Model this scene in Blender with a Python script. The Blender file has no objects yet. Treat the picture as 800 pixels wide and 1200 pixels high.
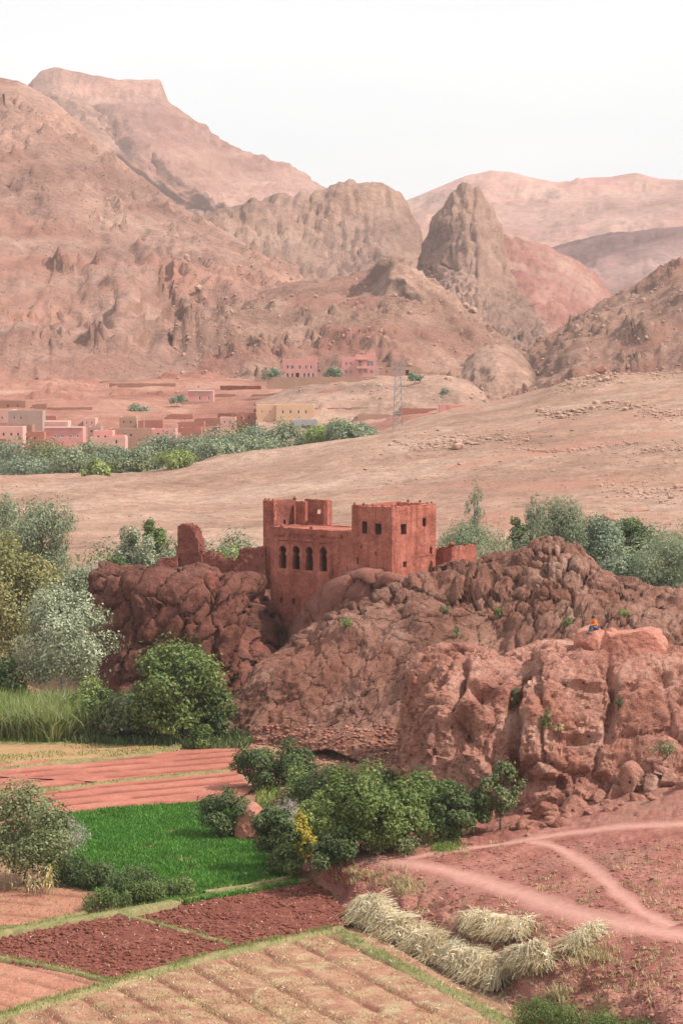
import bpy, math, random
import numpy as np
from mathutils import Vector

random.seed(7)
RNG = np.random.default_rng(7)
SC = bpy.context.scene
COL = SC.collection

# ------------------------------------------------------------------ camera
F = 2700.0                     # focal length in photograph pixels (800 x 1200)
YH = 400.0                     # photograph row of the horizon
PITCH = math.atan((600.0 - YH) / F)
cam_d = bpy.data.cameras.new("camera")
cam_d.sensor_fit = 'VERTICAL'
cam_d.sensor_height = 24.0
cam_d.lens = 24.0 * F / 1200.0
cam_d.clip_start = 0.5
cam_d.clip_end = 30000
cam = bpy.data.objects.new("camera", cam_d)
COL.objects.link(cam)
cam.location = (0, 0, 0)
cam.rotation_euler = (math.pi / 2 - PITCH, 0, 0)
SC.camera = cam

# ------------------------------------------------------------------ light
SUN_EL, SUN_AZ = math.radians(48), math.radians(103)   # azimuth clockwise from +Y (view direction)
w = bpy.data.worlds.new("World")
SC.world = w
w.use_nodes = True
nt = w.node_tree
nt.nodes.clear()
wo = nt.nodes.new("ShaderNodeOutputWorld")
bg_sky = nt.nodes.new("ShaderNodeBackground")
bg_cl = nt.nodes.new("ShaderNodeBackground")
mixs = nt.nodes.new("ShaderNodeMixShader")
sky = nt.nodes.new("ShaderNodeTexSky")
sky.sky_type = 'NISHITA'
sky.sun_disc = False
sky.sun_elevation = SUN_EL
sky.sun_rotation = SUN_AZ
sky.dust_density = 3.0
bg_sky.inputs[1].default_value = 0.12
nt.links.new(sky.outputs[0], bg_sky.inputs[0])
tcw = nt.nodes.new("ShaderNodeTexCoord")
mp = nt.nodes.new("ShaderNodeMapping")
mp.inputs['Scale'].default_value = (1.0, 1.0, 5.0)
nz = nt.nodes.new("ShaderNodeTexNoise")
nz.inputs['Scale'].default_value = 2.6
nz.inputs['Detail'].default_value = 6
cr = nt.nodes.new("ShaderNodeValToRGB")
cr.color_ramp.elements[0].position = 0.3
cr.color_ramp.elements[0].color = (0.89, 0.89, 0.92, 1)
cr.color_ramp.elements[1].position = 0.62
cr.color_ramp.elements[1].color = (1.0, 0.995, 0.99, 1)
nt.links.new(tcw.outputs['Generated'], mp.inputs[0])
nt.links.new(mp.outputs[0], nz.inputs[0])
nt.links.new(nz.outputs[0], cr.inputs[0])
nt.links.new(cr.outputs[0], bg_cl.inputs[0])
bg_cl.inputs[1].default_value = 0.99
mixs.inputs[0].default_value = 0.9       # thin cloud veil over the whole sky
nt.links.new(bg_sky.outputs[0], mixs.inputs[1])
nt.links.new(bg_cl.outputs[0], mixs.inputs[2])
nt.links.new(mixs.outputs[0], wo.inputs[0])

sun_d = bpy.data.lights.new("sun", 'SUN')
sun_d.energy = 5.0
sun_d.angle = math.radians(1.5)
sun_d.color = (1.0, 0.94, 0.85)
sun = bpy.data.objects.new("sun", sun_d)
COL.objects.link(sun)
sdir = Vector((math.sin(SUN_AZ) * math.cos(SUN_EL), math.cos(SUN_AZ) * math.cos(SUN_EL), math.sin(SUN_EL)))
sun.rotation_euler = sdir.to_track_quat('Z', 'Y').to_euler()
sun.location = (60, -60, 120)
SC.view_settings.view_transform = 'Standard'
SC.view_settings.look = 'None'
SC.view_settings.exposure = 0.2
SC.view_settings.gamma = 1.0
SC.view_settings.use_curve_mapping = False
SC.cycles.max_bounces = 5
SC.cycles.diffuse_bounces = 2
SC.cycles.volume_bounces = 0
SC.cycles.transparent_max_bounces = 8
SC.cycles.use_denoising = True

# ------------------------------------------------------------------ projection helpers
CP, SP = math.cos(PITCH), math.sin(PITCH)


def ray(px, py):
    x = (np.asarray(px, float) - 400) / F
    v = -(np.asarray(py, float) - 600) / F
    dy = CP + v * SP
    dz = -SP + v * CP
    return x / dy, dz / dy             # per metre of Y


def P(px, py, Y):
    a, b = ray(px, py)
    return np.stack([a * Y, np.asarray(Y, float) + 0 * a, b * Y], -1)


def PZ(px, py, z):
    a, b = ray(px, py)
    Y = z / b
    return np.stack([a * Y, Y, z + 0 * a], -1)


# ------------------------------------------------------------------ noise
def _h(ix, iy, iz, s):
    h = (ix * 374761393 + iy * 668265263 + iz * 1440662683 + s * 1274126177) & 0xffffffff
    h = ((h ^ (h >> 13)) * 1274126177) & 0xffffffff
    h = ((h ^ (h >> 15)) * 668265263) & 0xffffffff
    return ((h ^ (h >> 16)) & 0xffffff) / float(0xffffff)


def vnoise(p, s=0):
    p = np.asarray(p, float)
    i = np.floor(p).astype(np.int64)
    f = p - i
    f = f * f * f * (f * (f * 6 - 15) + 10)
    r = 0
    for dx in (0, 1):
        wx = f[..., 0] if dx else 1 - f[..., 0]
        for dy in (0, 1):
            wy = f[..., 1] if dy else 1 - f[..., 1]
            for dz in (0, 1):
                wz = f[..., 2] if dz else 1 - f[..., 2]
                r = r + wx * wy * wz * _h(i[..., 0] + dx, i[..., 1] + dy, i[..., 2] + dz, s)
    return r * 2 - 1


def fbm(p, o=5, s=0, g=0.5):
    a, r, t = 1.0, 0, 0
    q = np.array(p, float)
    for k in range(o):
        r = r + a * vnoise(q, s + k * 17)
        t += a
        a *= g
        q = q * 2.03 + 11.7
        q = np.stack([q[..., 0] * .8 + q[..., 1] * .6, q[..., 1] * .8 - q[..., 0] * .6, q[..., 2]], -1)
    return r / t


def ridged(p, o=4, s=0, g=0.5):
    a, r, t = 1.0, 0, 0
    q = np.array(p, float)
    for k in range(o):
        r = r + a * (1 - 2 * np.abs(vnoise(q, s + k * 13)))
        t += a
        a *= g
        q = q * 2.1 + 5.3
    return r / t


def worley(p, s=0, delta=False):
    p = np.asarray(p, float)
    i = np.floor(p).astype(np.int64)
    f1 = np.full(p.shape[:-1], 9.0)
    f2 = f1.copy()
    cid = np.zeros(p.shape[:-1], np.int64)
    dl = np.zeros(p.shape)
    for dx in (-1, 0, 1):
        for dy in (-1, 0, 1):
            for dz in (-1, 0, 1):
                c = i + np.array([dx, dy, dz])
                q = np.stack([c[..., 0] + _h(c[..., 0], c[..., 1], c[..., 2], s),
                              c[..., 1] + _h(c[..., 0], c[..., 1], c[..., 2], s + 1),
                              c[..., 2] + _h(c[..., 0], c[..., 1], c[..., 2], s + 2)], -1)
                d = np.sqrt(((q - p) ** 2).sum(-1))
                hid = (c[..., 0] * 73856093) ^ (c[..., 1] * 19349663) ^ (c[..., 2] * 83492791)
                near = d < f1
                f2 = np.where(near, f1, np.minimum(f2, d))
                cid = np.where(near, hid, cid)
                dl = np.where(near[..., None], p - q, dl)
                f1 = np.where(near, d, f1)
    return (f1, f2, cid, dl) if delta else (f1, f2, cid)


def sstep(a, b, x):
    t = np.clip((x - a) / (b - a), 0, 1)
    return t * t * (3 - 2 * t)


# ------------------------------------------------------------------ object helpers
def mesh_np(name, V, Q, m=None, smooth=True, attr=None):
    """V (n,3), Q (k,3|4) or list of arrays"""
    me = bpy.data.meshes.new(name)
    V = np.asarray(V, np.float32)
    lists = Q if isinstance(Q, list) else [Q]
    lists = [np.asarray(q, np.int32) for q in lists if len(q)]
    nl = sum(q.size for q in lists)
    nf = sum(len(q) for q in lists)
    me.vertices.add(len(V))
    me.vertices.foreach_set("co", V.ravel())
    me.loops.add(nl)
    me.loops.foreach_set("vertex_index", np.concatenate([q.ravel() for q in lists]))
    tot = np.concatenate([np.full(len(q), q.shape[1], np.int32) for q in lists])
    st = np.concatenate([[0], np.cumsum(tot)[:-1]]).astype(np.int32)
    me.polygons.add(nf)
    me.polygons.foreach_set("loop_start", st)
    me.polygons.foreach_set("loop_total", tot)
    me.polygons.foreach_set("use_smooth", np.full(nf, smooth))
    me.update(calc_edges=True)
    if attr:
        for k, (dom, val) in attr.items():
            a = me.attributes.new(k, 'FLOAT', dom)
            a.data.foreach_set("value", np.asarray(val, np.float32))
    if m:
        me.materials.append(m)
    return me


def put(name, me, parent=None, loc=None, label=None, cat=None, group=None, kind=None):
    o = bpy.data.objects.new(name, me)
    COL.objects.link(o)
    if parent is not None:
        o.parent = parent
    if loc is not None:
        o.location = loc
    tag(o, label, cat, group, kind)
    return o


def tag(o, label=None, cat=None, group=None, kind=None):
    for k, v in (("label", label), ("category", cat), ("group", group), ("kind", kind)):
        if v:
            o[k] = v
    return o


def root(name, loc, label, cat, group=None, kind=None):
    return put(name, None, None, tuple(float(c) for c in loc), label, cat, group, kind)


def grid_faces(n, m, flip=False):
    idx = np.arange(n * m).reshape(n, m)
    q = np.stack([idx[:-1, :-1], idx[:-1, 1:], idx[1:, 1:], idx[1:, :-1]], -1).reshape(-1, 4)
    return q[:, ::-1] if flip else q


def grid_normals(G):
    du = np.gradient(G, axis=1)
    dv = np.gradient(G, axis=0)
    n = np.cross(du, dv)
    return n / (np.linalg.norm(n, axis=-1, keepdims=True) + 1e-9)


def rotz(v, a):
    c, s = math.cos(a), math.sin(a)
    v = np.asarray(v, float)
    return np.stack([v[..., 0] * c - v[..., 1] * s, v[..., 0] * s + v[..., 1] * c, v[..., 2]], -1)


class MB:
    """collects boxes, tubes and free geometry into one mesh"""

    def __init__(s):
        s.v, s.q, s.t, s.n = [], [], [], 0

    def add(s, V, Q=None, T=None):
        V = np.asarray(V, float)
        if Q is not None and len(Q):
            s.q.append(np.asarray(Q) + s.n)
        if T is not None and len(T):
            s.t.append(np.asarray(T) + s.n)
        s.v.append(V)
        s.n += len(V)

    def box(s, c, size, a=0.0):
        x, y, z = np.asarray(size, float) / 2
        V = np.array([[-x, -y, -z], [x, -y, -z], [x, y, -z], [-x, y, -z], [-x, -y, z], [x, -y, z], [x, y, z], [-x, y, z]])
        V = rotz(V, a) + np.asarray(c, float)
        s.add(V, [[0, 3, 2, 1], [4, 5, 6, 7], [0, 1, 5, 4], [1, 2, 6, 5], [2, 3, 7, 6], [3, 0, 4, 7]])

    def tube(s, pts, rad, n=6, cap=True):
        pts = np.asarray(pts, float)
        rad = np.broadcast_to(np.asarray(rad, float), (len(pts),))
        d = np.gradient(pts, axis=0)
        d /= np.linalg.norm(d, axis=1, keepdims=True) + 1e-9
        up = np.where(np.abs(d[:, 2:3]) > 0.9, np.array([[1., 0, 0]]), np.array([[0, 0, 1.]]))
        a = np.cross(d, up)
        a /= np.linalg.norm(a, axis=1, keepdims=True) + 1e-9
        b = np.cross(a, d)
        th = np.arange(n) * 2 * np.pi / n
        V = pts[:, None] + rad[:, None, None] * (np.cos(th)[None, :, None] * a[:, None] + np.sin(th)[None, :, None] * b[:, None])
        k = len(pts)
        i = np.arange(k * n).reshape(k, n)
        j = np.roll(i, -1, axis=1)
        q = np.stack([i[:-1], j[:-1], j[1:], i[1:]], -1).reshape(-1, 4)
        t = []
        if cap:
            for kk in range(1, n - 1):
                t.append([i[0, 0], i[0, kk + 1], i[0, kk]])
                t.append([i[-1, 0], i[-1, kk], i[-1, kk + 1]])
        s.add(V.reshape(-1, 3), q, t)

    def mesh(s, name, m, off=None, smooth=False):
        V = np.concatenate(s.v)
        if off is not None:
            V = V - np.asarray(off, float)
        fs = []
        if s.q:
            fs.append(np.concatenate(s.q))
        if s.t:
            fs.append(np.concatenate(s.t))
        return mesh_np(name, V, fs, m, smooth)


# ------------------------------------------------------------------ materials
def srgb(r, g, b):
    f = lambda c: c / 12.92 if c <= 0.04045 else ((c + 0.055) / 1.055) ** 2.4
    return (f(r / 255), f(g / 255), f(b / 255), 1)


class NB:
    def __init__(s, name):
        s.m = bpy.data.materials.new(name)
        s.m.use_nodes = True
        s.t = s.m.node_tree
        s.t.nodes.clear()
        s.out = s.t.nodes.new("ShaderNodeOutputMaterial")

    def n(s, kind, **kw):
        nd = s.t.nodes.new("ShaderNode" + kind)
        for k, v in kw.items():
            if k in nd.inputs:
                if hasattr(v, "outputs") or isinstance(v, bpy.types.NodeSocket):
                    s.l(v, nd.inputs[k])
                else:
                    nd.inputs[k].default_value = v
            else:
                setattr(nd, k, v)
        return nd

    def l(s, a, b):
        s.t.links.new(a.outputs[0] if hasattr(a, "outputs") else a, b)

    def ramp(s, fac, stops):
        r = s.t.nodes.new("ShaderNodeValToRGB")
        e = r.color_ramp.elements
        while len(e) < len(stops):
            e.new(0.5)
        for i, (p, c) in enumerate(stops):
            e[i].position = p
            e[i].color = c if len(c) == 4 else (*c, 1)
        s.l(fac, r.inputs[0])
        return r

    def mix(s, a, b, fac, mode='MIX'):
        x = s.t.nodes.new("ShaderNodeMix")
        x.data_type = 'RGBA'
        x.blend_type = mode
        for sock, v in ((x.inputs[0], fac), (x.inputs[6], a), (x.inputs[7], b)):
            if hasattr(v, "outputs"):
                s.l(v, sock)
            elif isinstance(v, bpy.types.NodeSocket):
                s.t.links.new(v, sock)
            else:
                sock.default_value = v
        return x.outputs[2]

    def noise(s, vec, scale, detail=6, rough=0.55, dist=0.0):
        nd = s.t.nodes.new("ShaderNodeTexNoise")
        nd.inputs['Scale'].default_value = scale
        nd.inputs['Detail'].default_value = detail
        nd.inputs['Roughness'].default_value = rough
        nd.inputs['Distortion'].default_value = dist
        s.l(vec, nd.inputs['Vector'])
        return nd

    def pos(s, scale=(1, 1, 1), rot=(0, 0, 0)):
        g = s.t.nodes.new("ShaderNodeNewGeometry")
        mpn = s.t.nodes.new("ShaderNodeMapping")
        mpn.inputs['Scale'].default_value = scale
        mpn.inputs['Rotation'].default_value = rot
        s.t.links.new(g.outputs['Position'], mpn.inputs[0])
        return mpn


def C(*rgb):
    return (*rgb, 1)


def earth(name, stops, scale, bump=0.5, bdist=0.3, bscale=None, fine=None, patch=None, strata=None, stretch=(1, 1, 1),
          rough=0.95, speck=None, steep=None, furrow=None, streak=0.0, grain=38, stain=0.0):
    """rock / soil: ramped noise colour, finer value noise, optional second colour patches, strata, specks and bump"""
    b = NB(name)
    p = b.pos(stretch)
    n1 = b.noise(p, scale, 8, 0.62, 0.3)
    col = b.ramp(n1, stops).outputs[0]
    n2 = b.noise(p, scale * 9, 6, 0.7)
    v = b.ramp(n2, [(0.28, (0.66, 0.66, 0.66)), (0.72, (1.28, 1.28, 1.28))])
    col = b.mix(col, v.outputs[0], fine if fine is not None else 0.7, 'MULTIPLY')
    n5 = b.noise(p, scale * grain, 4, 0.65)
    v5 = b.ramp(n5, [(0.3, (0.68, 0.66, 0.65)), (0.5, (1, 1, 1)), (0.72, (1.24, 1.22, 1.2))])
    col = b.mix(col, v5.outputs[0], 0.75, 'MULTIPLY')
    if patch:
        pc, psc, p0, p1 = patch
        n3 = b.noise(b.pos((1, 1, 1)), psc, 5, 0.6, 0.6)
        f = b.ramp(n3, [(p0, (0, 0, 0)), (p1, (1, 1, 1))])
        col = b.mix(col, pc, f, 'MIX')
    if strata:
        sc_, sx, amt, dark = strata
        ps = b.t.nodes.new("ShaderNodeMapping")      # beds dip to one side
        ps.inputs['Scale'].default_value = (sc_ * sx, sc_ * sx, sc_)
        b.l(b.pos((1, 1, 1), (0, 0.3 if sc_ < .5 else 0.0, 0)), ps.inputs[0])
        ns = b.noise(ps, 1.0, 5, 0.6, 0.8)
        f = b.ramp(ns, [(0.35, dark), (0.5, (1, 1, 1)), (0.63, (1.18, 1.14, 1.1))])
        col = b.mix(col, f.outputs[0], amt, 'MULTIPLY')
    if speck:
        scol, ssc, th = speck
        vo = b.n("TexVoronoi")
        vo.inputs['Scale'].default_value = ssc
        b.l(p, vo.inputs['Vector'])
        f = b.ramp(vo.outputs['Distance'], [(th * 0.6, (1, 1, 1)), (th, (0, 0, 0))])
        col = b.mix(col, scol, f, 'MIX')
    if streak:                     # rain streaks and repaired plaster
        nst = b.noise(b.pos((1.6, 1.6, .16)), 1.0, 6, 0.7)
        fst = b.ramp(nst, [(0.32, (.62, .58, .56)), (0.5, (1, 1, 1)), (0.68, (1.16, 1.2, 1.22))])
        col = b.mix(col, fst.outputs[0], streak, 'MULTIPLY')
        npt = b.noise(b.pos((1, 1, 1)), 0.55, 3, 0.5, 1.5)
        fpt = b.ramp(npt, [(0.53, (1, 1, 1)), (0.56, (.80, .76, .74)), (0.64, (.88, .85, .84))])
        col = b.mix(col, fpt.outputs[0], streak, 'MULTIPLY')
    if stain:                      # dark varnish running down the faces, pale dust elsewhere
        nsv = b.noise(b.pos((.9, .9, .14)), 1.0, 5, 0.7, 0.6)
        fsv = b.ramp(nsv, [(0.36, (.58, .54, .52)), (0.48, (1, 1, 1)), (0.7, (1.14, 1.16, 1.16))])
        col = b.mix(col, fsv.outputs[0], stain, 'MULTIPLY')
        nlg = b.noise(b.pos(), 0.09, 4, 0.6, 1.0)
        flg = b.ramp(nlg, [(0.38, (.82, .74, .70)), (0.5, (1, 1, 1)), (0.62, (1.12, 1.2, 1.22))])
        col = b.mix(col, flg.outputs[0], .9, 'MULTIPLY')
    if steep:                      # bare rock where it is too steep for scree to lie
        sc3, lo, hi = steep
        gg = b.n("NewGeometry")
        sx_ = b.n("SeparateXYZ")
        b.t.links.new(gg.outputs['Normal'], sx_.inputs[0])
        ad = b.n("Math", operation='MULTIPLY_ADD')
        b.t.links.new(n2.outputs[0], ad.inputs[0])
        ad.inputs[1].default_value = 0.35
        b.t.links.new(sx_.outputs[2], ad.inputs[2])
        f = b.ramp(ad, [(lo + .17, (1, 1, 1)), (hi + .17, (0, 0, 0))])
        col = b.mix(col, sc3, f, 'MIX')
    if furrow:                     # darker soil colour along the bottom of the furrows
        fa = b.n("Attribute", attribute_name="furrow")
        mf = b.n("Math", operation='MULTIPLY')
        b.t.links.new(fa.outputs['Fac'], mf.inputs[0])
        b.t.links.new(b.ramp(n2, [(0.3, (.5, .5, .5)), (0.6, (1, 1, 1))]).outputs[0], mf.inputs[1])
        col = b.mix(col, furrow, mf, 'MIX')
    bs = b.n("BsdfPrincipled", Roughness=rough)
    bs.inputs['Specular IOR Level'].default_value = 0.15
    b.t.links.new(col, bs.inputs['Base Color'])
    n4 = b.noise(b.pos(), bscale or scale * 8, 9, 0.68)
    bp = b.n("Bump", Strength=bump, Distance=bdist)
    b.l(n4, bp.inputs['Height'])
    b.l(bp, bs.inputs['Normal'])
    b.l(bs, b.out.inputs[0])
    return b.m


def leafmat(name, dark, mid, light, trans=0.25, rough=0.6):
    b = NB(name)
    at = b.n("Attribute", attribute_name="rnd")
    col = b.ramp(at.outputs['Fac'], [(0.0, dark), (0.5, mid), (1.0, light)]).outputs[0]
    n = b.noise(b.pos(), 0.35, 3)
    v = b.ramp(n, [(0.3, (0.78, 0.8, 0.75)), (0.7, (1.2, 1.18, 1.1))])
    col = b.mix(col, v.outputs[0], 0.8, 'MULTIPLY')
    bs = b.n("BsdfPrincipled", Roughness=rough)
    bs.inputs['Specular IOR Level'].default_value = 0.25
    b.t.links.new(col, bs.inputs['Base Color'])
    tr = b.n("BsdfTranslucent")
    b.t.links.new(col, tr.inputs[0])
    mx = b.n("MixShader")
    mx.inputs[0].default_value = trans
    b.l(bs, mx.inputs[1])
    b.l(tr, mx.inputs[2])
    b.l(mx, b.out.inputs[0])
    return b.m


def plain(name, c, rough=0.8, var=0.25, scale=2.0, metal=0.0, bump=0.1):
    b = NB(name)
    n = b.noise(b.pos(), scale, 6, 0.6)
    v = b.ramp(n, [(0.25, (1 - var,) * 3), (0.75, (1 + var * 0.6,) * 3)])
    col = b.mix(c, v.outputs[0], 1.0, 'MULTIPLY')
    bs = b.n("BsdfPrincipled", Roughness=rough, Metallic=metal)
    bs.inputs['Specular IOR Level'].default_value = 0.3
    b.t.links.new(col, bs.inputs['Base Color'])
    if bump:
        bp = b.n("Bump", Strength=bump, Distance=0.05)
        n4 = b.noise(b.pos(), scale * 6, 6)
        b.l(n4, bp.inputs['Height'])
        b.l(bp, bs.inputs['Normal'])
    b.l(bs, b.out.inputs[0])
    return b.m


M = {}
M['ground'] = earth("river_flat_soil", [(0.3, C(0.25, 0.144, 0.102)), (0.5, C(0.345, 0.212, 0.153)), (0.7, C(0.43, 0.287, 0.218))], 0.03, 1.0, 0.8, 0.5, 1.0,
                    patch=(C(.38, .185, .135), 0.022, 0.54, 0.72))
M['valley'] = earth("valley_floor_soil", [(0.3, C(.20, .14, .07)), (0.5, C(.30, .165, .105)), (0.7, C(.34, .19, .13))], 0.08, 0.7, 0.2, 1.2, 0.8)
M['mesa'] = earth("mesa_rock", [(0.3, C(0.27, 0.142, 0.114)), (0.5, C(0.38, 0.216, 0.174)), (0.7, C(0.47, 0.29, 0.24))], 0.006, 0.8, 10, 0.03, 0.7,
                  strata=(0.014, 0.06, 0.9, (0.70, 0.62, 0.60)), steep=(C(.32, .18, .14), .5, .78))
M['far_range'] = earth("far_range_rock", [(0.3, C(0.3, 0.155, 0.125)), (0.5, C(0.385, 0.215, 0.172)), (0.7, C(0.45, 0.275, 0.225))], 0.004, 0.8, 12, 0.02, 0.6,
                       patch=(C(.46, .19, .17), 0.0035, 0.52, 0.68), strata=(0.012, 0.05, 0.9, (0.7, 0.58, 0.56)))
M['banded'] = earth("banded_purple_rock", [(0.3, C(0.15, 0.08, 0.072)), (0.5, C(0.21, 0.115, 0.105)), (0.7, C(0.34, 0.22, 0.2))], 0.006, 0.8, 6, 0.03, 0.6,
                    strata=(0.03, 0.03, 1.0, (0.55, 0.5, 0.5)))
M['near_mountain'] = earth("near_mountain_rock", [(0.28, C(0.2, 0.108, 0.083)), (0.5, C(0.315, 0.178, 0.138)), (0.7, C(0.405, 0.25, 0.195))], 0.012, 0.9, 6, 0.06, 0.8,
                           patch=(C(.33, .155, .115), 0.006, 0.5, 0.66), strata=(0.03, 0.08, 0.8, (0.66, 0.56, 0.54)), steep=(C(.24, .125, .09), .55, .8))
M['crag'] = earth("crag_rock", [(0.3, C(0.2, 0.115, 0.088)), (0.5, C(0.3, 0.18, 0.14)), (0.7, C(0.37, 0.235, 0.185))], 0.02, 0.9, 6, 0.06, 0.8,
                  strata=(0.03, 0.12, 0.6, (0.62, 0.58, 0.56)))
M['red_hill'] = earth("red_hill_earth", [(0.3, C(0.2, 0.075, 0.063)), (0.5, C(0.29, 0.125, 0.1)), (0.7, C(0.37, 0.215, 0.17))], 0.03, 0.8, 5, 0.05, 0.9, patch=(C(.36, .23, .18), 0.010, 0.52, 0.62), stretch=(1, 0.3, 0.35))
M['foothill'] = earth("foothill_rock", [(0.3, C(0.17, 0.092, 0.068)), (0.5, C(0.29, 0.16, 0.118)), (0.7, C(0.4, 0.245, 0.185))], 0.03, 0.9, 4, 0.12, 0.9,
                      patch=(C(.27, .115, .085), 0.01, 0.5, 0.64), steep=(C(.21, .125, .09), .5, .8))
M['slab'] = earth("hill_slab_rock", [(0.3, C(0.22, 0.125, 0.095)), (0.5, C(0.37, 0.22, 0.165)), (0.7, C(0.47, 0.31, 0.24))], 0.04, 0.9, 3, 0.15, 0.9, steep=(C(.20, .125, .095), .45, .75))
M['red_bank'] = earth("red_bank_earth", [(0.3, C(0.22, 0.085, 0.062)), (0.5, C(0.32, 0.145, 0.105)), (0.7, C(0.42, 0.24, 0.175))], 0.03, 0.7, 2, 0.2, 0.6)
M['terrace'] = earth("terraced_mound_earth", [(0.3, C(0.22, 0.14, 0.11)), (0.5, C(0.34, 0.205, 0.155)), (0.7, C(0.42, 0.275, 0.205))], 0.05, 0.7, 1.5, 0.3, 0.8,
                     stretch=(0.5, 0.5, 3))
M['cliff'] = earth("castle_cliff_rock", [(0.3, C(0.125, 0.05, 0.038)), (0.5, C(0.19, 0.076, 0.057)), (0.7, C(0.25, 0.105, 0.08))], 0.12, 1.0, 0.8, 1.1, 0.8,
                   patch=(C(.29, .10, .07), 0.15, 0.56, 0.7), stain=.7)
M['ridge'] = earth("ridge_rock", [(0.3, C(0.17, 0.076, 0.054)), (0.5, C(0.315, 0.155, 0.113)), (0.7, C(0.44, 0.255, 0.19))], 0.16, 1.0, 0.9, 1.3, 0.9,
                   patch=(C(.27, .115, .08), 0.08, 0.5, 0.66), stain=.6)
M['dome'] = earth("dome_rock", [(0.3, C(0.155, 0.064, 0.049)), (0.5, C(0.215, 0.09, 0.068)), (0.7, C(0.26, 0.118, 0.09))], 0.12, 0.6, 0.35, 0.8, 0.5)
M['front_rock'] = earth("front_rock", [(0.3, C(0.3, 0.125, 0.092)), (0.5, C(0.49, 0.235, 0.175)), (0.7, C(0.62, 0.37, 0.29))], 0.22, 1.0, 0.8, 1.6, 0.95,
                        patch=(C(.40, .165, .115), 0.18, 0.5, 0.66), speck=(C(.12, .055, .04), 0.8, 0.13), stain=.55)
M['slope'] = earth("red_slope_earth", [(0.3, C(0.19, 0.07, 0.055)), (0.5, C(0.315, 0.125, 0.098)), (0.7, C(0.4, 0.19, 0.152))], 0.25, 0.8, 0.25, 2.5, 0.9,
                   patch=(C(.30, .15, .11), 0.12, 0.52, 0.68))
M['soil_dark'] = earth("ploughed_soil", [(0.3, C(.125, .04, .03)), (0.5, C(.175, .058, .042)), (0.7, C(.24, .09, .065))], 0.8, 0.9, 0.12, 5, 1.0)
M['soil_red'] = earth("furrowed_red_soil", [(0.3, C(0.3, 0.11, 0.08)), (0.5, C(0.38, 0.14, 0.1)), (0.7, C(0.43, 0.195, 0.15))], 0.12, 0.5, 0.08, 3, 0.5, furrow=C(.17, .05, .035))
M['soil_pink'] = earth("pinkish_soil", [(0.3, C(.30, .12, .085)), (0.5, C(.37, .165, .115)), (0.7, C(.42, .21, .145))], 0.4, 0.7, 0.08, 5, 0.8, furrow=C(.20, .085, .06))
M['soil_stubble'] = earth("stubble_soil", [(0.3, C(0.2, 0.085, 0.062)), (0.5, C(0.33, 0.168, 0.112)), (0.7, C(0.4, 0.255, 0.165))], 0.6, 0.8, 0.08, 6, 0.9,
                          patch=(C(.38, .28, .17), 0.5, 0.5, 0.66), furrow=C(.16, .055, .04))
M['soil_tan'] = earth("tan_strip_soil", [(0.3, C(.28, .18, .09)), (0.5, C(.36, .21, .11)), (0.7, C(.30, .24, .10))], 0.5, 0.6, 0.06, 5, 0.8)
M['bund'] = earth("bund_earth", [(0.3, C(.14, .13, .05)), (0.5, C(.22, .20, .09)), (0.7, C(.34, .24, .14))], 0.7, 0.7, 0.08, 5, 0.8)
M['adobe'] = earth("adobe", [(0.3, C(0.29, 0.09, 0.063)), (0.5, C(0.39, 0.132, 0.095)), (0.7, C(0.45, 0.17, 0.125))], 0.35, 0.9, 0.16, 2.6, 0.75,
                   strata=(0.9, 0.08, 0.5, (0.66, 0.62, 0.6)), streak=1.0)
M['ruin'] = earth("ruin_masonry", [(0.3, C(0.15, 0.048, 0.036)), (0.5, C(0.23, 0.078, 0.06)), (0.7, C(0.29, 0.115, 0.09))], 0.6, 0.9, 0.2, 3.0, 0.9)
M['dark'] = plain("dark_opening_timber", C(.03, .02, .016))
M['bark'] = plain("bark", C(.16, .125, .095), 0.9, 0.4, 3)
M['pale_bark'] = plain("pale_bark", C(.45, .42, .38), 0.9, 0.35, 3)
M['twig'] = plain("grey_twig", C(.34, .29, .27), 0.9, 0.3, 2)
M['straw'] = leafmat("straw", C(.38, .27, .15), C(.68, .56, .38), C(.86, .79, .63), 0.1, 0.8)
M['stone'] = earth("loose_stone", [(0.3, C(0.3, 0.175, 0.135)), (0.5, C(0.41, 0.255, 0.195)), (0.7, C(0.51, 0.355, 0.285))], 0.5, 0.5, 0.1, 3, 0.6)
M['red_stone'] = earth("red_stone", [(0.3, C(.24, .10, .075)), (0.5, C(.34, .15, .11)), (0.7, C(.42, .22, .165))], 0.5, 0.6, 0.1, 3, 0.7)
M['boulder'] = earth("pink_boulder", [(0.3, C(0.34, 0.135, 0.098)), (0.5, C(0.43, 0.185, 0.135)), (0.7, C(0.5, 0.26, 0.195))], 0.4, 0.7, 0.25, 1.5, 0.6)
M['clod'] = earth("soil_clod", [(0.3, C(.13, .042, .03)), (0.5, C(.19, .065, .047)), (0.7, C(.27, .11, .08))], 1.2, 0.6, 0.05, 6, 0.8)
# path: pale trodden middle, ragged edge
b = NB("path_earth")
at = b.n("Attribute", attribute_name="edge")
nn = b.noise(b.pos(), 2.2, 8, 0.75)
mth = b.n("Math", operation='ADD')
b.t.links.new(at.outputs['Fac'], mth.inputs[0])
b.l(nn, mth.inputs[1])
cc = b.ramp(mth, [(0.42, C(.47, .245, .195)), (0.7, C(.40, .19, .15)), (0.92, C(.315, .128, .10))])
n2 = b.noise(b.pos(), 5, 6, 0.65)
vv = b.ramp(n2, [(0.3, (0.82,) * 3), (0.7, (1.12,) * 3)])
col = b.mix(cc.outputs[0], vv.outputs[0], 0.8, 'MULTIPLY')
bs = b.n("BsdfPrincipled", Roughness=0.95)
b.t.links.new(col, bs.inputs['Base Color'])
b.l(bs, b.out.inputs[0])
M['path'] = b.m

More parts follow.
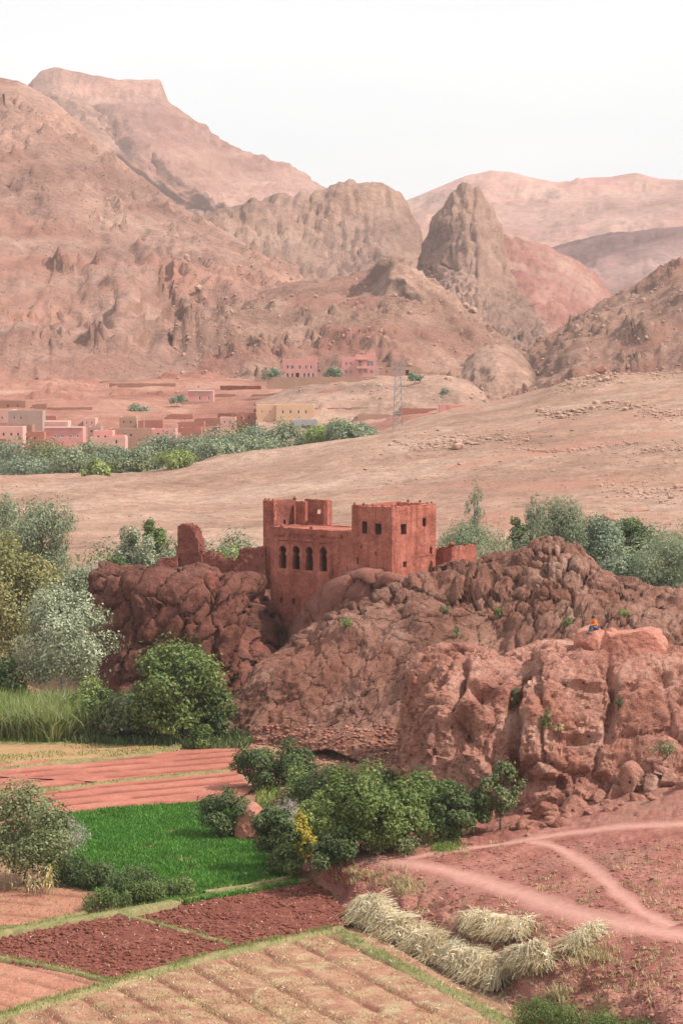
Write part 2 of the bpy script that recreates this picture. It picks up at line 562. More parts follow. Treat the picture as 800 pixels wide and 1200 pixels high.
LEAF = {
    'walnut': leafmat("walnut_leaf", C(0.065, 0.098, 0.026), C(0.122, 0.175, 0.05), C(0.225, 0.285, 0.09)),
    'deep': leafmat("deep_green_leaf", C(0.045, 0.072, 0.025), C(0.088, 0.128, 0.045), C(0.17, 0.215, 0.085)),
    'olive': leafmat("olive_leaf", C(0.091, 0.117, 0.052), C(0.169, 0.202, 0.091), C(0.286, 0.312, 0.156)),
    'silver': leafmat("silver_poplar_leaf", C(0.156, 0.182, 0.111), C(0.286, 0.319, 0.208), C(0.546, 0.572, 0.429)),
    'tamarisk': leafmat("tamarisk_leaf", C(0.13, 0.163, 0.0975), C(0.221, 0.26, 0.163), C(0.364, 0.403, 0.26)),
    'yellow': leafmat("yellowing_leaf", C(.15, .15, .055), C(.25, .24, .10), C(.38, .34, .15)),
    'gold': leafmat("gold_leaf", C(0.286, 0.247, 0.039), C(0.494, 0.403, 0.065), C(0.65, 0.52, 0.117)),
    'lime': leafmat("lime_leaf", C(0.143, 0.195, 0.052), C(0.247, 0.312, 0.0975), C(0.39, 0.442, 0.156)),
    'pale': leafmat("pale_reed_leaf", C(0.26, 0.26, 0.13), C(0.39, 0.403, 0.221), C(0.546, 0.546, 0.338)),
    'village': leafmat("village_leaf", C(0.13, 0.169, 0.111), C(0.208, 0.26, 0.176), C(0.325, 0.364, 0.26)),
    'alfalfa': leafmat("alfalfa_leaf", C(0.04, 0.13, 0.018), C(0.085, 0.235, 0.032), C(0.16, 0.35, 0.065)),
    'grass': leafmat("bund_grass", C(0.091, 0.169, 0.0325), C(0.195, 0.273, 0.065), C(0.416, 0.416, 0.156)),
    'dry': leafmat("dry_grass", C(0.338, 0.273, 0.143), C(0.468, 0.377, 0.208), C(0.598, 0.507, 0.312), 0.1),
    'dead': leafmat("dead_brush", C(0.26, 0.195, 0.182), C(0.429, 0.364, 0.338), C(0.598, 0.546, 0.494), 0.1),
}


# ------------------------------------------------------------------ lofts
def rail(pts, s, by_px):
    """pts list of (px,py,Y); sample at s (pixel columns, or fractions of the rail)"""
    a = np.array(pts, float)
    k = a[:, 0] if by_px else np.linspace(0, 1, len(a))
    if not by_px:
        W3 = P(a[:, 0], a[:, 1], a[:, 2])
        d = np.r_[0, np.cumsum(np.linalg.norm(np.diff(W3, axis=0), axis=1))]
        k = d / d[-1]
    px = s if by_px else np.interp(s, k, a[:, 0])
    return P(px, np.interp(s, k, a[:, 1]), np.interp(s, k, a[:, 2]))


def smooth1(a, n, axis):
    for _ in range(n):
        b0 = np.take(a, [0], axis)
        b1 = np.take(a, [-1], axis)
        p = np.concatenate([b0, a, b1], axis)
        m = a.shape[axis]
        a = (np.take(p, range(0, m), axis) + 2 * a + np.take(p, range(2, m + 2), axis)) / 4
    return a


def loft(rails, cols, nrow, by_px=True, hard=()):
    """interpolate rails (bottom to top to back) to an (nrow x len(cols)) grid of points; Catmull-Rom between rails"""
    R = np.stack([rail(r, cols, by_px) for r in rails])     # k,c,3
    k = len(R)
    d = np.linalg.norm(np.diff(R, axis=0), axis=2).mean(1)
    seg = np.maximum(2, np.round(nrow * d / d.sum() if len(np.shape(nrow)) == 0 else nrow).astype(int))
    out = []
    tt = []
    for i in range(k - 1):
        p0, p1, p2, p3 = R[max(i - 1, 0)], R[i], R[i + 1], R[min(i + 2, k - 1)]
        m1 = (p2 - p0) * 0.5 if i not in hard else (p2 - p1)
        m2 = (p3 - p1) * 0.5 if (i + 1) not in hard else (p2 - p1)
        m1 = np.minimum(np.abs(m1), np.abs(p2 - p1) * 1.5) * np.sign(m1)
        m2 = np.minimum(np.abs(m2), np.abs(p2 - p1) * 1.5) * np.sign(m2)
        n = seg[i] + (1 if i == k - 2 else 0)
        for j in range(n):
            t = j / seg[i]
            out.append((2 * t**3 - 3 * t**2 + 1) * p1 + (t**3 - 2 * t**2 + t) * m1 + (-2 * t**3 + 3 * t**2) * p2 + (t**3 - t**2) * m2)
            tt.append(i + t)
    return np.stack(out), np.array(tt)


def columns(a, b, step=2.6):
    c = list(np.arange(max(a, -60), min(b, 860) + 0.01, step))
    if a < -60:
        c = list(np.linspace(a, -62, max(3, int((-60 - a) / 12)))) + c
    if b > 860:
        c = c + list(np.linspace(862, b, max(3, int((b - 860) / 12))))
    return np.array(c)


def mountain(name, mat_, rails, a, b, nrow, amp, freq, crest, gully=0.5, seed=0, label=None, step=2.6, craggy=0.0, cresamp=0.25, jag=1.5, groove=0.0, hard=None, ledge=0.8, fan=None):
    """a ridge: rails base..crest..back; displaced along its normal by down-slope gullies and crags (amp in metres)"""
    cols = columns(a, b, step)
    G, tt = loft(rails, cols, nrow, hard=hard or (crest,))
    N = grid_normals(G)
    N = np.where((N[..., 1:2] > 0) & (np.abs(N[..., 2:3]) < 0.3), -N, N)
    N = np.where(N[..., 2:3] < 0, -N, N)
    mpp = np.median(G[..., 1]) / F
    U = np.broadcast_to(cols[None, :], G.shape[:2])
    T = np.broadcast_to((np.cumsum(np.r_[0, np.linalg.norm(np.diff(G, axis=0), axis=2).mean(1)]) / mpp)[:, None], G.shape[:2])
    one = 0 * U + seed * 3.1
    wv = fbm(np.stack([U * 0.014, T * 0.014, one], -1), 3, seed + 5) * 46
    big = fbm(np.stack([U * freq * 0.35, T * freq * 0.35, one], -1), 3, seed + 60)
    gl = ridged(np.stack([(U + wv) * freq, T * freq * 0.42 + wv * .012, one], -1), 4, seed, 0.55)
    fine = fbm(np.stack([U * freq * 3, T * freq * 3, one], -1), 5, seed + 40, 0.6)
    g2l = ridged(np.stack([(U + wv * .6) * freq * 2.7, T * freq * 0.55, one], -1), 3, seed + 77, 0.6)
    m1 = sstep(-.25, .3, fbm(np.stack([U * .011, T * .014, one + 7], -1), 3, seed + 101))
    m2 = sstep(-.12, .28, fbm(np.stack([U * .016, T * .02, one + 9], -1), 4, seed + 102))
    lz = (G[..., 2] + .16 * G[..., 0]) / (34 * mpp) + 1.1 * fbm(np.stack([U * .012, T * .012, one], -1), 3, seed + 103)
    led = (lz % 1.0) ** 5 + .5 * ((lz * 2.3 + .4) % 1.0) ** 5
    d = 2.0 * big + gully * (.12 + .55 * m1) * (.8 * gl + 0.45 * g2l) + .42 * fine + ledge * m2 * led
    if fan:                         # rain gullies fanning down the lower slope
        fx, fy, frx, fry, fa_ = fan
        dpp = CP * G[..., 1] - SP * G[..., 2]
        px_ = 400 + F * G[..., 0] / dpp
        py_ = 600 - F * (SP * G[..., 1] + CP * G[..., 2]) / dpp
        fm = np.exp(-(((px_ - fx) / frx) ** 2 + ((py_ - fy) / fry) ** 2) ** 2) + .7 * np.exp(-(((px_ - 40) / 50) ** 2 + ((py_ - 390) / 40) ** 2) ** 2)
        ang = (px_ - fx + wv * .5) / (60 + .55 * np.clip(py_ - fy + fry, 0, 400))
        gv = 1 - np.abs(vnoise(np.stack([ang * 4.6, T * .003, one], -1), 5)) * 2 + .5 * (1 - 2 * np.abs(vnoise(np.stack([ang * 11 + wv * .01, T * .008, one], -1), 6)))
        d = d + fa_ * fm * gv
    if groove:
        d = d + groove * (ridged(np.stack([(U + wv * .3) * freq * 3.2, T * freq * 0.5, one], -1), 4, seed + 88, 0.6) + 0.25 * np.clip(fbm(np.stack([U * freq * .5, T * freq * 3.5, one], -1), 3, seed + 90) * 3, -1, 1))
    if craggy:
        acc = 0
        qq = np.stack([U + wv * .5, T + .35 * U, one * 20], -1)
        for fs_, am_ in ((1.1, 1.0), (2.4, .7), (5.2, .42)):
            f1, f2, cc, dl = worley(qq * freq * fs_, seed + int(fs_ * 10), True)
            tl = (dl * (np.stack([_h(cc, cc, cc, 1), _h(cc, cc, cc, 2), _h(cc, cc, cc, 3)], -1) - 0.5)).sum(-1)
            acc = acc + am_ * (1.5 * tl + .5 * (_h(cc, cc, cc, 4) - .5) + np.minimum(f2 - f1, 0.15) * 1.6)
        d = d + craggy * (.12 + .85 * m2) * acc
    amp = amp * mpp
    damp = np.interp(tt, [0, 0.35, crest - 0.25, crest, crest + 0.4, len(rails) - 1], [0.2, 1, 0.8, cresamp, 0.6, 0.3])[:, None]
    G = G + N * (d * damp * amp)[..., None]
    jn = fbm(np.stack([U * 0.045, T * 0.01, one], -1), 5, seed + 33, 0.62) * jag * mpp * 2.2
    G[..., 2] += jn * np.interp(tt, [crest - 0.8, crest, crest + 0.6], [0, 1, 0.4])[:, None]
    me = mesh_np(name, G.reshape(-1, 3), grid_faces(*G.shape[:2]), mat_)
    return put(name, me, label=label, kind='structure')


# ------------------------------------------------------------------ ground sheet
gpx = np.array([-1500, -500, 0, 100, 200, 300, 400, 500, 600, 700, 800, 1300, 2300], float)
# each row: Y, z at these columns
grows = [
    (-60, [-2.2] * 13), (2, [-2.2] * 13), (14, [-8] * 13), (45, [-24] * 13), (85, [-38] * 13), (105, [-40.25] * 13),
    (120, [-40.25] * 13), (180, [-40.25] * 13), (238, [-40.2] * 13), (256, [-39] * 13), (285, [-35.5] * 13),
    (315, [-34, -34, -34, -34, -33.5, -33, -33, -32, -31, -30.5, -30, -28, -28]),
    (345, [-32, -32, -32, -31.7, -31.6, -31.4, -31, -30, -28.7, -28, -27.2, -26, -24]),
    (400, [-31.9, -31.9, -31.8, -31.6, -31.4, -30.8, -29.4, -28, -26.2, -24.6, -23.6, -20, -18]),
    (480, [-31.6, -31.6, -31.3, -31.0, -30.4, -28.7, -25.8, -23.6, -21.3, -19.2, -17.6, -14, -12]),
    (560, [-34, -34, -33.5, -33, -31.5, -27.7, -24.7, -21.5, -18.4, -14.5, -12.2, -8, -6]),
    (620, [-36, -36, -35.5, -35.5, -35, -33.5, -29, -21.2, -16.2, -9.2, -8.4, -4, -2]),
    (680, [-36, -36, -35, -35, -35, -34, -30, -22, -18, -13, -12, -10, -8]),
    (740, [-30, -30, -28.5, -28.5, -28.5, -28, -25, -23, -22, -20, -18, -15, -15]),
    (800, [-24, -24, -22.5, -23, -23.5, -22, -17, -17, -23, -24, -22, -20, -20]),
    (900, [-18, -18, -16.7, -16, -15, -15, -15, -17, -24, -26, -24, -20, -20]),
    (1000, [-14, -14, -14.8, -14, -13, -13, -14, -16, -26, -26, -24, -20, -20]),
    (1500, [-16] * 13), (3000, [-20] * 13), (5600, [-20] * 13)]
gY = np.array([r[0] for r in grows], float)
gZ = np.array([r[1] for r in grows], float)
rowsY = np.concatenate([np.linspace(-60, 118, 40), np.arange(120, 250, 4.0), np.arange(250, 700, 1.6), np.arange(700, 1020, 4), np.geomspace(1020, 5600, 30)])
colU = np.concatenate([np.linspace(-1500, -110, 50), np.arange(-100, 901, 3.0), np.linspace(910, 2300, 50)])


def smooth_interp(x, xp, fp):
    """monotone-ish cubic (Catmull-Rom, non-uniform) along axis 0 of fp"""
    i = np.clip(np.searchsorted(xp, x, side='right') - 1, 0, len(xp) - 2)
    h = (xp[i + 1] - xp[i])[:, None]
    t = ((x - xp[i])[:, None]) / h
    sl = np.diff(fp, axis=0) / np.diff(xp)[:, None]
    m = np.zeros_like(fp)
    m[1:-1] = np.where(sl[1:] * sl[:-1] > 0, 2 * sl[1:] * sl[:-1] / (sl[1:] + sl[:-1] + 1e-12), 0)
    m[0], m[-1] = sl[0], sl[-1]
    return (2 * t**3 - 3 * t**2 + 1) * fp[i] + (t**3 - 2 * t**2 + t) * h * m[i] + (-2 * t**3 + 3 * t**2) * fp[i + 1] + (t**3 - t**2) * h * m[i + 1]


Zc = smooth_interp(rowsY, gY, gZ)                         # rows x 13
Zg = smooth_interp(colU, gpx, Zc.T).T                     # rows x cols
yy = np.maximum(rowsY, 60)[:, None]
XX = (colU[None, :] - 400) / F * yy * 1.0
# keep near rows wide
XX = np.where(rowsY[:, None] < 120, (colU[None, :] - 400) / F * 120 * 1.0 + 0 * XX, XX)
XX = np.clip(XX, -3400, 3400) * 1.0 + np.sign(colU[None, :] - 400) * np.maximum(np.abs(colU[None, :] - 400) - 510, 0) * 0.05
YY = np.broadcast_to(rowsY[:, None], XX.shape)
pp = np.stack([XX, YY, 0 * XX], -1)
amp = np.interp(rowsY, [0, 240, 330, 450, 640, 700, 900, 1100], [0.06, 0.06, 0.5, 1.0, 1.3, 1.0, 2.5, 3])[:, None]
dz = fbm(pp * 0.02, 5, 3) * amp + fbm(pp * np.array([.10, .16, 0]), 4, 8) * amp * .5 * (YY > 320)
# small eroded ledges across the plateau
led = ridged(np.stack([XX * 0.012, YY * 0.028, 0 * XX], -1), 4, 21)
dz += np.where((YY > 330) & (YY < 650), np.clip(led - 0.35, 0, 1) * 2.4 * sstep(330, 380, YY), 0)
Zg = Zg + dz
ground = put("ground", mesh_np("ground", np.stack([XX, YY, Zg], -1).reshape(-1, 3), grid_faces(*XX.shape), M['ground']), kind='structure')
ground.data.materials.append(M['valley'])
mi = np.zeros((len(rowsY) - 1, len(colU) - 1), np.int32)
mi[(rowsY[:-1] < 318)] = 1
mi[(rowsY[:-1] > 668)] = 2
ground.data.materials.append(M['red_bank'])
ground.data.polygons.foreach_set('material_index', mi.ravel())


# ------------------------------------------------------------------ mountains
def prof(xs, pts):
    return [(x, y, Y) for x, y, Y in pts]


mountain("mesa_mountain", M['mesa'], [
    [(-400, 420, 2200), (600, 420, 2300)],
    [(-400, 330, 2700), (60, 330, 2800), (180, 290, 2600), (270, 262, 2450), (330, 300, 2550), (600, 360, 2500)],
    [(-400, 230, 2950), (40, 175, 3020), (100, 165, 2900), (160, 175, 2800), (230, 215, 2750), (300, 235, 2850), (380, 255, 2900), (600, 330, 2900)],
    [(-400, 200, 3100), (0, 140, 3110), (40, 117, 3110), (65, 110, 3100), (100, 112, 3100), (150, 118, 3100), (190, 124, 3110), (203, 132, 3120), (215, 140, 3130), (250, 165, 3130), (300, 192, 3130), (378, 223, 3130), (600, 330, 3100)],
    [(-400, 180, 3150), (0, 125, 3150), (36, 100, 3150), (48, 85, 3150), (65, 79, 3150), (100, 86, 3150), (140, 93, 3150), (189, 93.5, 3150), (193, 106, 3150), (198, 119, 3150), (215, 131, 3150), (250, 158, 3160), (300, 187, 3170), (322, 196, 3170), (330, 194, 3170), (378, 218, 3170), (600, 325, 3150)],
    [(-400, 300, 3900), (600, 340, 3800)]], -400, 600, 170, 8, 0.035, 4, 0.8, 1, cresamp=0.12, craggy=0.3, jag=1.0, groove=0.35, hard=(3, 4))
mountain("far_range", M['far_range'], [
    [(150, 380, 2900), (1400, 380, 2900)],
    [(150, 320, 3500), (500, 285, 3550), (700, 270, 3500), (900, 270, 3500), (1400, 290, 3500)],
    [(150, 305, 3900), (475, 248, 4000), (545, 225, 4000), (640, 232, 4000), (720, 225, 4000), (800, 228, 4000), (1400, 240, 4000)],
    [(150, 300, 4150), (380, 262, 4150), (475, 236, 4150), (510, 221, 4150), (545, 206, 4150), (575, 199.5, 4150), (600, 202, 4150), (628, 209, 4150), (655, 215, 4150), (690, 208, 4150), (715, 207, 4150), (745, 202.5, 4150), (765, 208, 4150), (800, 211, 4150), (1000, 196, 4150), (1400, 230, 4150)],
    [(150, 330, 4900), (1400, 320, 4900)]], 150, 1400, 120, 7, 0.035, 3, 0.8, 2, cresamp=0.06, jag=.5, craggy=.08, ledge=.7)
mountain("banded_ridge", M['banded'], [
    [(540, 400, 1900), (1300, 400, 1900)],
    [(540, 370, 2200), (640, 345, 2250), (720, 345, 2250), (800, 335, 2250), (1300, 320, 2250)],
    [(540, 345, 2500), (600, 312, 2550), (640, 298, 2550), (720, 285, 2550), (800, 275, 2550), (1300, 250, 2550)],
    [(540, 340, 2620), (600, 305, 2620), (640, 291, 2620), (680, 282, 2620), (715, 274, 2620), (760, 270, 2620), (800, 265, 2620), (1300, 240, 2620)],
    [(540, 380, 3100), (1300, 330, 3100)]], 540, 1300, 90, 6, 0.05, 3, 0.5, 3, cresamp=0.06, ledge=.8, jag=.5)
mountain("block_crag", M['crag'], [
    [(170, 360, 1480), (560, 370, 1480)],
    [(170, 320, 1650), (260, 310, 1660), (330, 300, 1680), (400, 315, 1690), (470, 322, 1680), (560, 360, 1640)],
    [(170, 310, 1730), (255, 262, 1740), (300, 255, 1745), (340, 258, 1745), (400, 262, 1750), (450, 270, 1750), (490, 305, 1745), (560, 352, 1700)],
    [(170, 305, 1790), (230, 262, 1790), (262, 246, 1790), (285, 243, 1790), (300, 236, 1790), (312, 238, 1790), (320, 230, 1790), (345, 233, 1790), (352, 228, 1790), (366, 230, 1790), (372, 222, 1790), (385, 224, 1790), (400, 216, 1790), (418, 217, 1790), (440, 219, 1790), (452, 226, 1790), (465, 231, 1790), (474, 240, 1790), (480, 256, 1790), (488, 268, 1790), (496, 300, 1790), (520, 330, 1790), (560, 355, 1760)],
    [(170, 350, 2200), (560, 360, 2200)]], 170, 560, 140, 6, 0.045, 3, 0.4, 4, craggy=1.0, cresamp=0.4, jag=3.2, groove=1.3, hard=(2, 3))
mountain("red_streaked_hill", M['red_hill'], [
    [(520, 430, 1300), (800, 430, 1300)],
    [(520, 380, 1500), (600, 360, 1500), (650, 365, 1500), (700, 380, 1500), (800, 410, 1500)],
    [(520, 320, 1700), (580, 300, 1710), (630, 310, 1700), (680, 335, 1690), (720, 365, 1660), (800, 400, 1640)],
    [(520, 305, 1800), (560, 280, 1800), (585, 271, 1800), (605, 272, 1800), (632, 284, 1800), (665, 299, 1800), (690, 317, 1800), (712, 344, 1780), (740, 370, 1760), (800, 400, 1740)],
    [(520, 380, 2150), (800, 410, 2150)]], 520, 800, 110, 6, 0.06, 3, 1.0, 5, cresamp=0.2, jag=2.5, craggy=.6, groove=.7)
mountain("rock_spire", M['crag'], [
    [(450, 420, 1220), (660, 425, 1220)],
    [(450, 385, 1390), (500, 365, 1400), (560, 360, 1390), (600, 375, 1390), (660, 405, 1370)],
    [(450, 384, 1460), (490, 362, 1485), (500, 330, 1482), (520, 318, 1466), (545, 322, 1448), (562, 328, 1442), (578, 334, 1462), (592, 345, 1478), (612, 366, 1470), (660, 402, 1450)],
    [(450, 380, 1500), (488, 352, 1500), (495, 318, 1500), (499, 290, 1500), (504, 268, 1500), (510, 256, 1500), (515, 246, 1500), (522, 243, 1500), (527, 230, 1500), (534, 226, 1500), (540, 218, 1500), (548, 217, 1500), (554, 223, 1500), (561, 222, 1500), (566, 234, 1500), (574, 241, 1500), (579, 256, 1500), (585, 262, 1500), (589, 290, 1500), (594, 318, 1500), (606, 345, 1500), (630, 375, 1500), (660, 398, 1480)],
    [(450, 400, 1620), (660, 410, 1620)]], 450, 660, 160, 5.5, 0.055, 3, 0.4, 6, craggy=1.1, cresamp=0.5, step=1.6, jag=3.6, groove=1.5, hard=(2, 3))
mountain("left_mountain", M['near_mountain'], [
    [(-450, 450, 880), (0, 448, 880), (200, 448, 900), (330, 440, 930), (500, 430, 980)],
    [(-450, 350, 1040), (0, 345, 1060), (60, 355, 1060), (140, 350, 1030), (200, 370, 1060), (300, 375, 1040), (500, 400, 1080)],
    [(-450, 210, 1300), (0, 215, 1340), (60, 240, 1300), (120, 262, 1310), (200, 300, 1240), (300, 340, 1180), (500, 395, 1150)],
    [(-450, 40, 1620), (-100, 80, 1620), (0, 91, 1620), (20, 95, 1615), (40, 104, 1610), (62, 117, 1600), (90, 141, 1580), (120, 166, 1560), (150, 195, 1540), (175, 214, 1520), (205, 238, 1490), (250, 264, 1450), (300, 293, 1400), (345, 320, 1370), (400, 345, 1330), (500, 390, 1260)],
    [(-450, 300, 2100), (0, 330, 2100), (500, 400, 1500)]], -450, 500, 190, 9, 0.022, 3, 0.5, 7, craggy=0.35, cresamp=0.12, jag=1.2, ledge=1.8, fan=(170, 352, 120, 75, .85))
mountain("right_hill", M['foothill'], [
    [(585, 490, 800), (1300, 480, 820)],
    [(585, 478, 900), (620, 455, 910), (680, 420, 900), (760, 405, 890), (850, 395, 890), (1300, 380, 880)],
    [(585, 474, 980), (612, 432, 1000), (660, 395, 1010), (720, 370, 1010), (800, 340, 1000), (1300, 260, 980)],
    [(585, 472, 1060), (600, 440, 1065), (611, 418, 1070), (640, 396, 1080), (680, 371, 1090), (700, 357, 1090), (725, 346, 1090), (750, 333, 1090), (775, 318, 1090), (800, 308, 1090), (900, 275, 1080), (1300, 200, 1050)],
    [(585, 480, 1250), (1300, 330, 1400)]], 585, 1300, 140, 8, 0.035, 3, 0.5, 8, craggy=1.2, cresamp=0.3, jag=2.5)
mountain("central_rocky_hill", M['foothill'], [
    [(150, 465, 900), (400, 465, 880), (560, 480, 860), (650, 485, 850)],
    [(150, 425, 980), (300, 410, 960), (420, 405, 950), (520, 415, 940), (590, 445, 910), (650, 480, 880)],
    [(150, 395, 1080), (260, 370, 1060), (340, 355, 1050), (400, 350, 1050), (455, 340, 1040), (520, 365, 1030), (590, 420, 980), (650, 478, 920)],
    [(150, 392, 1150), (200, 372, 1150), (255, 348, 1150), (300, 336, 1145), (340, 329, 1140), (385, 327, 1130), (430, 317, 1120), (450, 306, 1115), (470, 303, 1110), (486, 314, 1105), (500, 328, 1100), (530, 350, 1090), (565, 380, 1070), (598, 405, 1040), (620, 428, 1000), (632, 460, 970), (650, 477, 950)],
    [(150, 420, 1400), (400, 400, 1350), (650, 480, 1050)]], 150, 650, 160, 8, 0.032, 3, 0.5, 9, craggy=1.2, cresamp=0.3, jag=2.5)
mountain("mesa_spur", M['near_mountain'], [
    [(60, 165, 2830), (130, 190, 2780), (190, 232, 2620), (240, 268, 2480), (300, 300, 2350)],
    [(60, 140, 2920), (130, 165, 2850), (190, 212, 2680), (240, 248, 2520), (300, 285, 2400)],
    [(60, 112, 3040), (88, 112, 3020), (120, 140, 2950), (150, 158, 2880), (178, 180, 2800), (205, 205, 2720), (232, 222, 2640), (262, 246, 2540), (300, 275, 2450)],
    [(60, 125, 3130), (88, 122, 3110), (150, 168, 2990), (205, 215, 2830), (262, 256, 2640), (300, 285, 2550)]], 60, 300, 46, 6, 0.06, 2, 0.5, 21, craggy=1.0, cresamp=0.5, jag=3)
mountain("tilted_slab_ridge", M['slab'], [
    [(415, 395, 985), (480, 400, 975), (540, 420, 965), (600, 440, 960)],
    [(415, 372, 1030), (450, 352, 1025), (490, 366, 1015), (540, 398, 1000), (600, 432, 985)],
    [(415, 360, 1046), (440, 336, 1040), (456, 322, 1034), (474, 324, 1028), (500, 348, 1022), (535, 378, 1012), (566, 400, 1000), (600, 430, 995)],
    [(415, 352, 1075), (436, 326, 1070), (448, 308, 1065), (460, 302, 1060), (474, 304, 1058), (492, 320, 1052), (512, 336, 1048), (535, 352, 1040), (556, 374, 1030), (568, 388, 1022), (600, 425, 1010)],
    [(415, 380, 1180), (600, 440, 1100)]], 415, 600, 90, 5, 0.04, 3, 0.3, 22, craggy=1.5, cresamp=0.5, jag=2.5, hard=(2, 3))
mountain("rounded_knoll", M['slab'], [
    [(535, 490, 850), (600, 492, 845), (650, 492, 850)],
    [(535, 470, 880), (580, 455, 876), (615, 458, 876), (632, 472, 880), (650, 488, 885)],
    [(535, 445, 915), (555, 428, 912), (580, 418, 908), (605, 424, 908), (622, 438, 912), (631, 458, 916), (650, 486, 915)],
    [(535, 436, 945), (552, 414, 945), (570, 405, 942), (590, 405, 940), (605, 412, 940), (618, 424, 940), (627, 440, 940), (631, 456, 940), (650, 486, 935)],
    [(535, 450, 1010), (650, 490, 1000)]], 535, 650, 70, 4, 0.05, 3, 0.3, 25, craggy=1.0, cresamp=0.4, jag=1.5)
mountain("red_earth_mounds", M['red_bank'], [
    [(-250, 490, 800), (0, 480, 800), (320, 480, 800)],
    [(-250, 455, 880), (0, 455, 870), (60, 448, 870), (130, 456, 875), (200, 452, 880), (320, 462, 880)],
    [(-250, 430, 950), (0, 437, 940), (30, 431, 935), (60, 424, 930), (112, 429, 935), (150, 440, 945), (180, 441, 945), (205, 434, 940), (240, 431, 935), (262, 440, 940), (320, 452, 940)],
    [(-250, 440, 1020), (320, 450, 1000)]], -250, 320, 80, 6, 0.05, 2, 1.0, 10, cresamp=0.35)
mountain("terraced_mound", M['terrace'], [
    [(300, 520, 690), (590, 520, 690)],
    [(300, 490, 745), (340, 480, 760), (395, 468, 770), (480, 462, 760), (540, 464, 745), (570, 480, 735), (590, 496, 730)],
    [(300, 470, 815), (340, 452, 815), (395, 447, 815), (450, 441, 812), (520, 439, 808), (545, 444, 805), (565, 459, 800), (578, 478, 795), (590, 492, 790)],
    [(300, 475, 880), (590, 484, 850)]], 300, 590, 60, 4, 0.06, 2, 0.3, 11, cresamp=0.2)


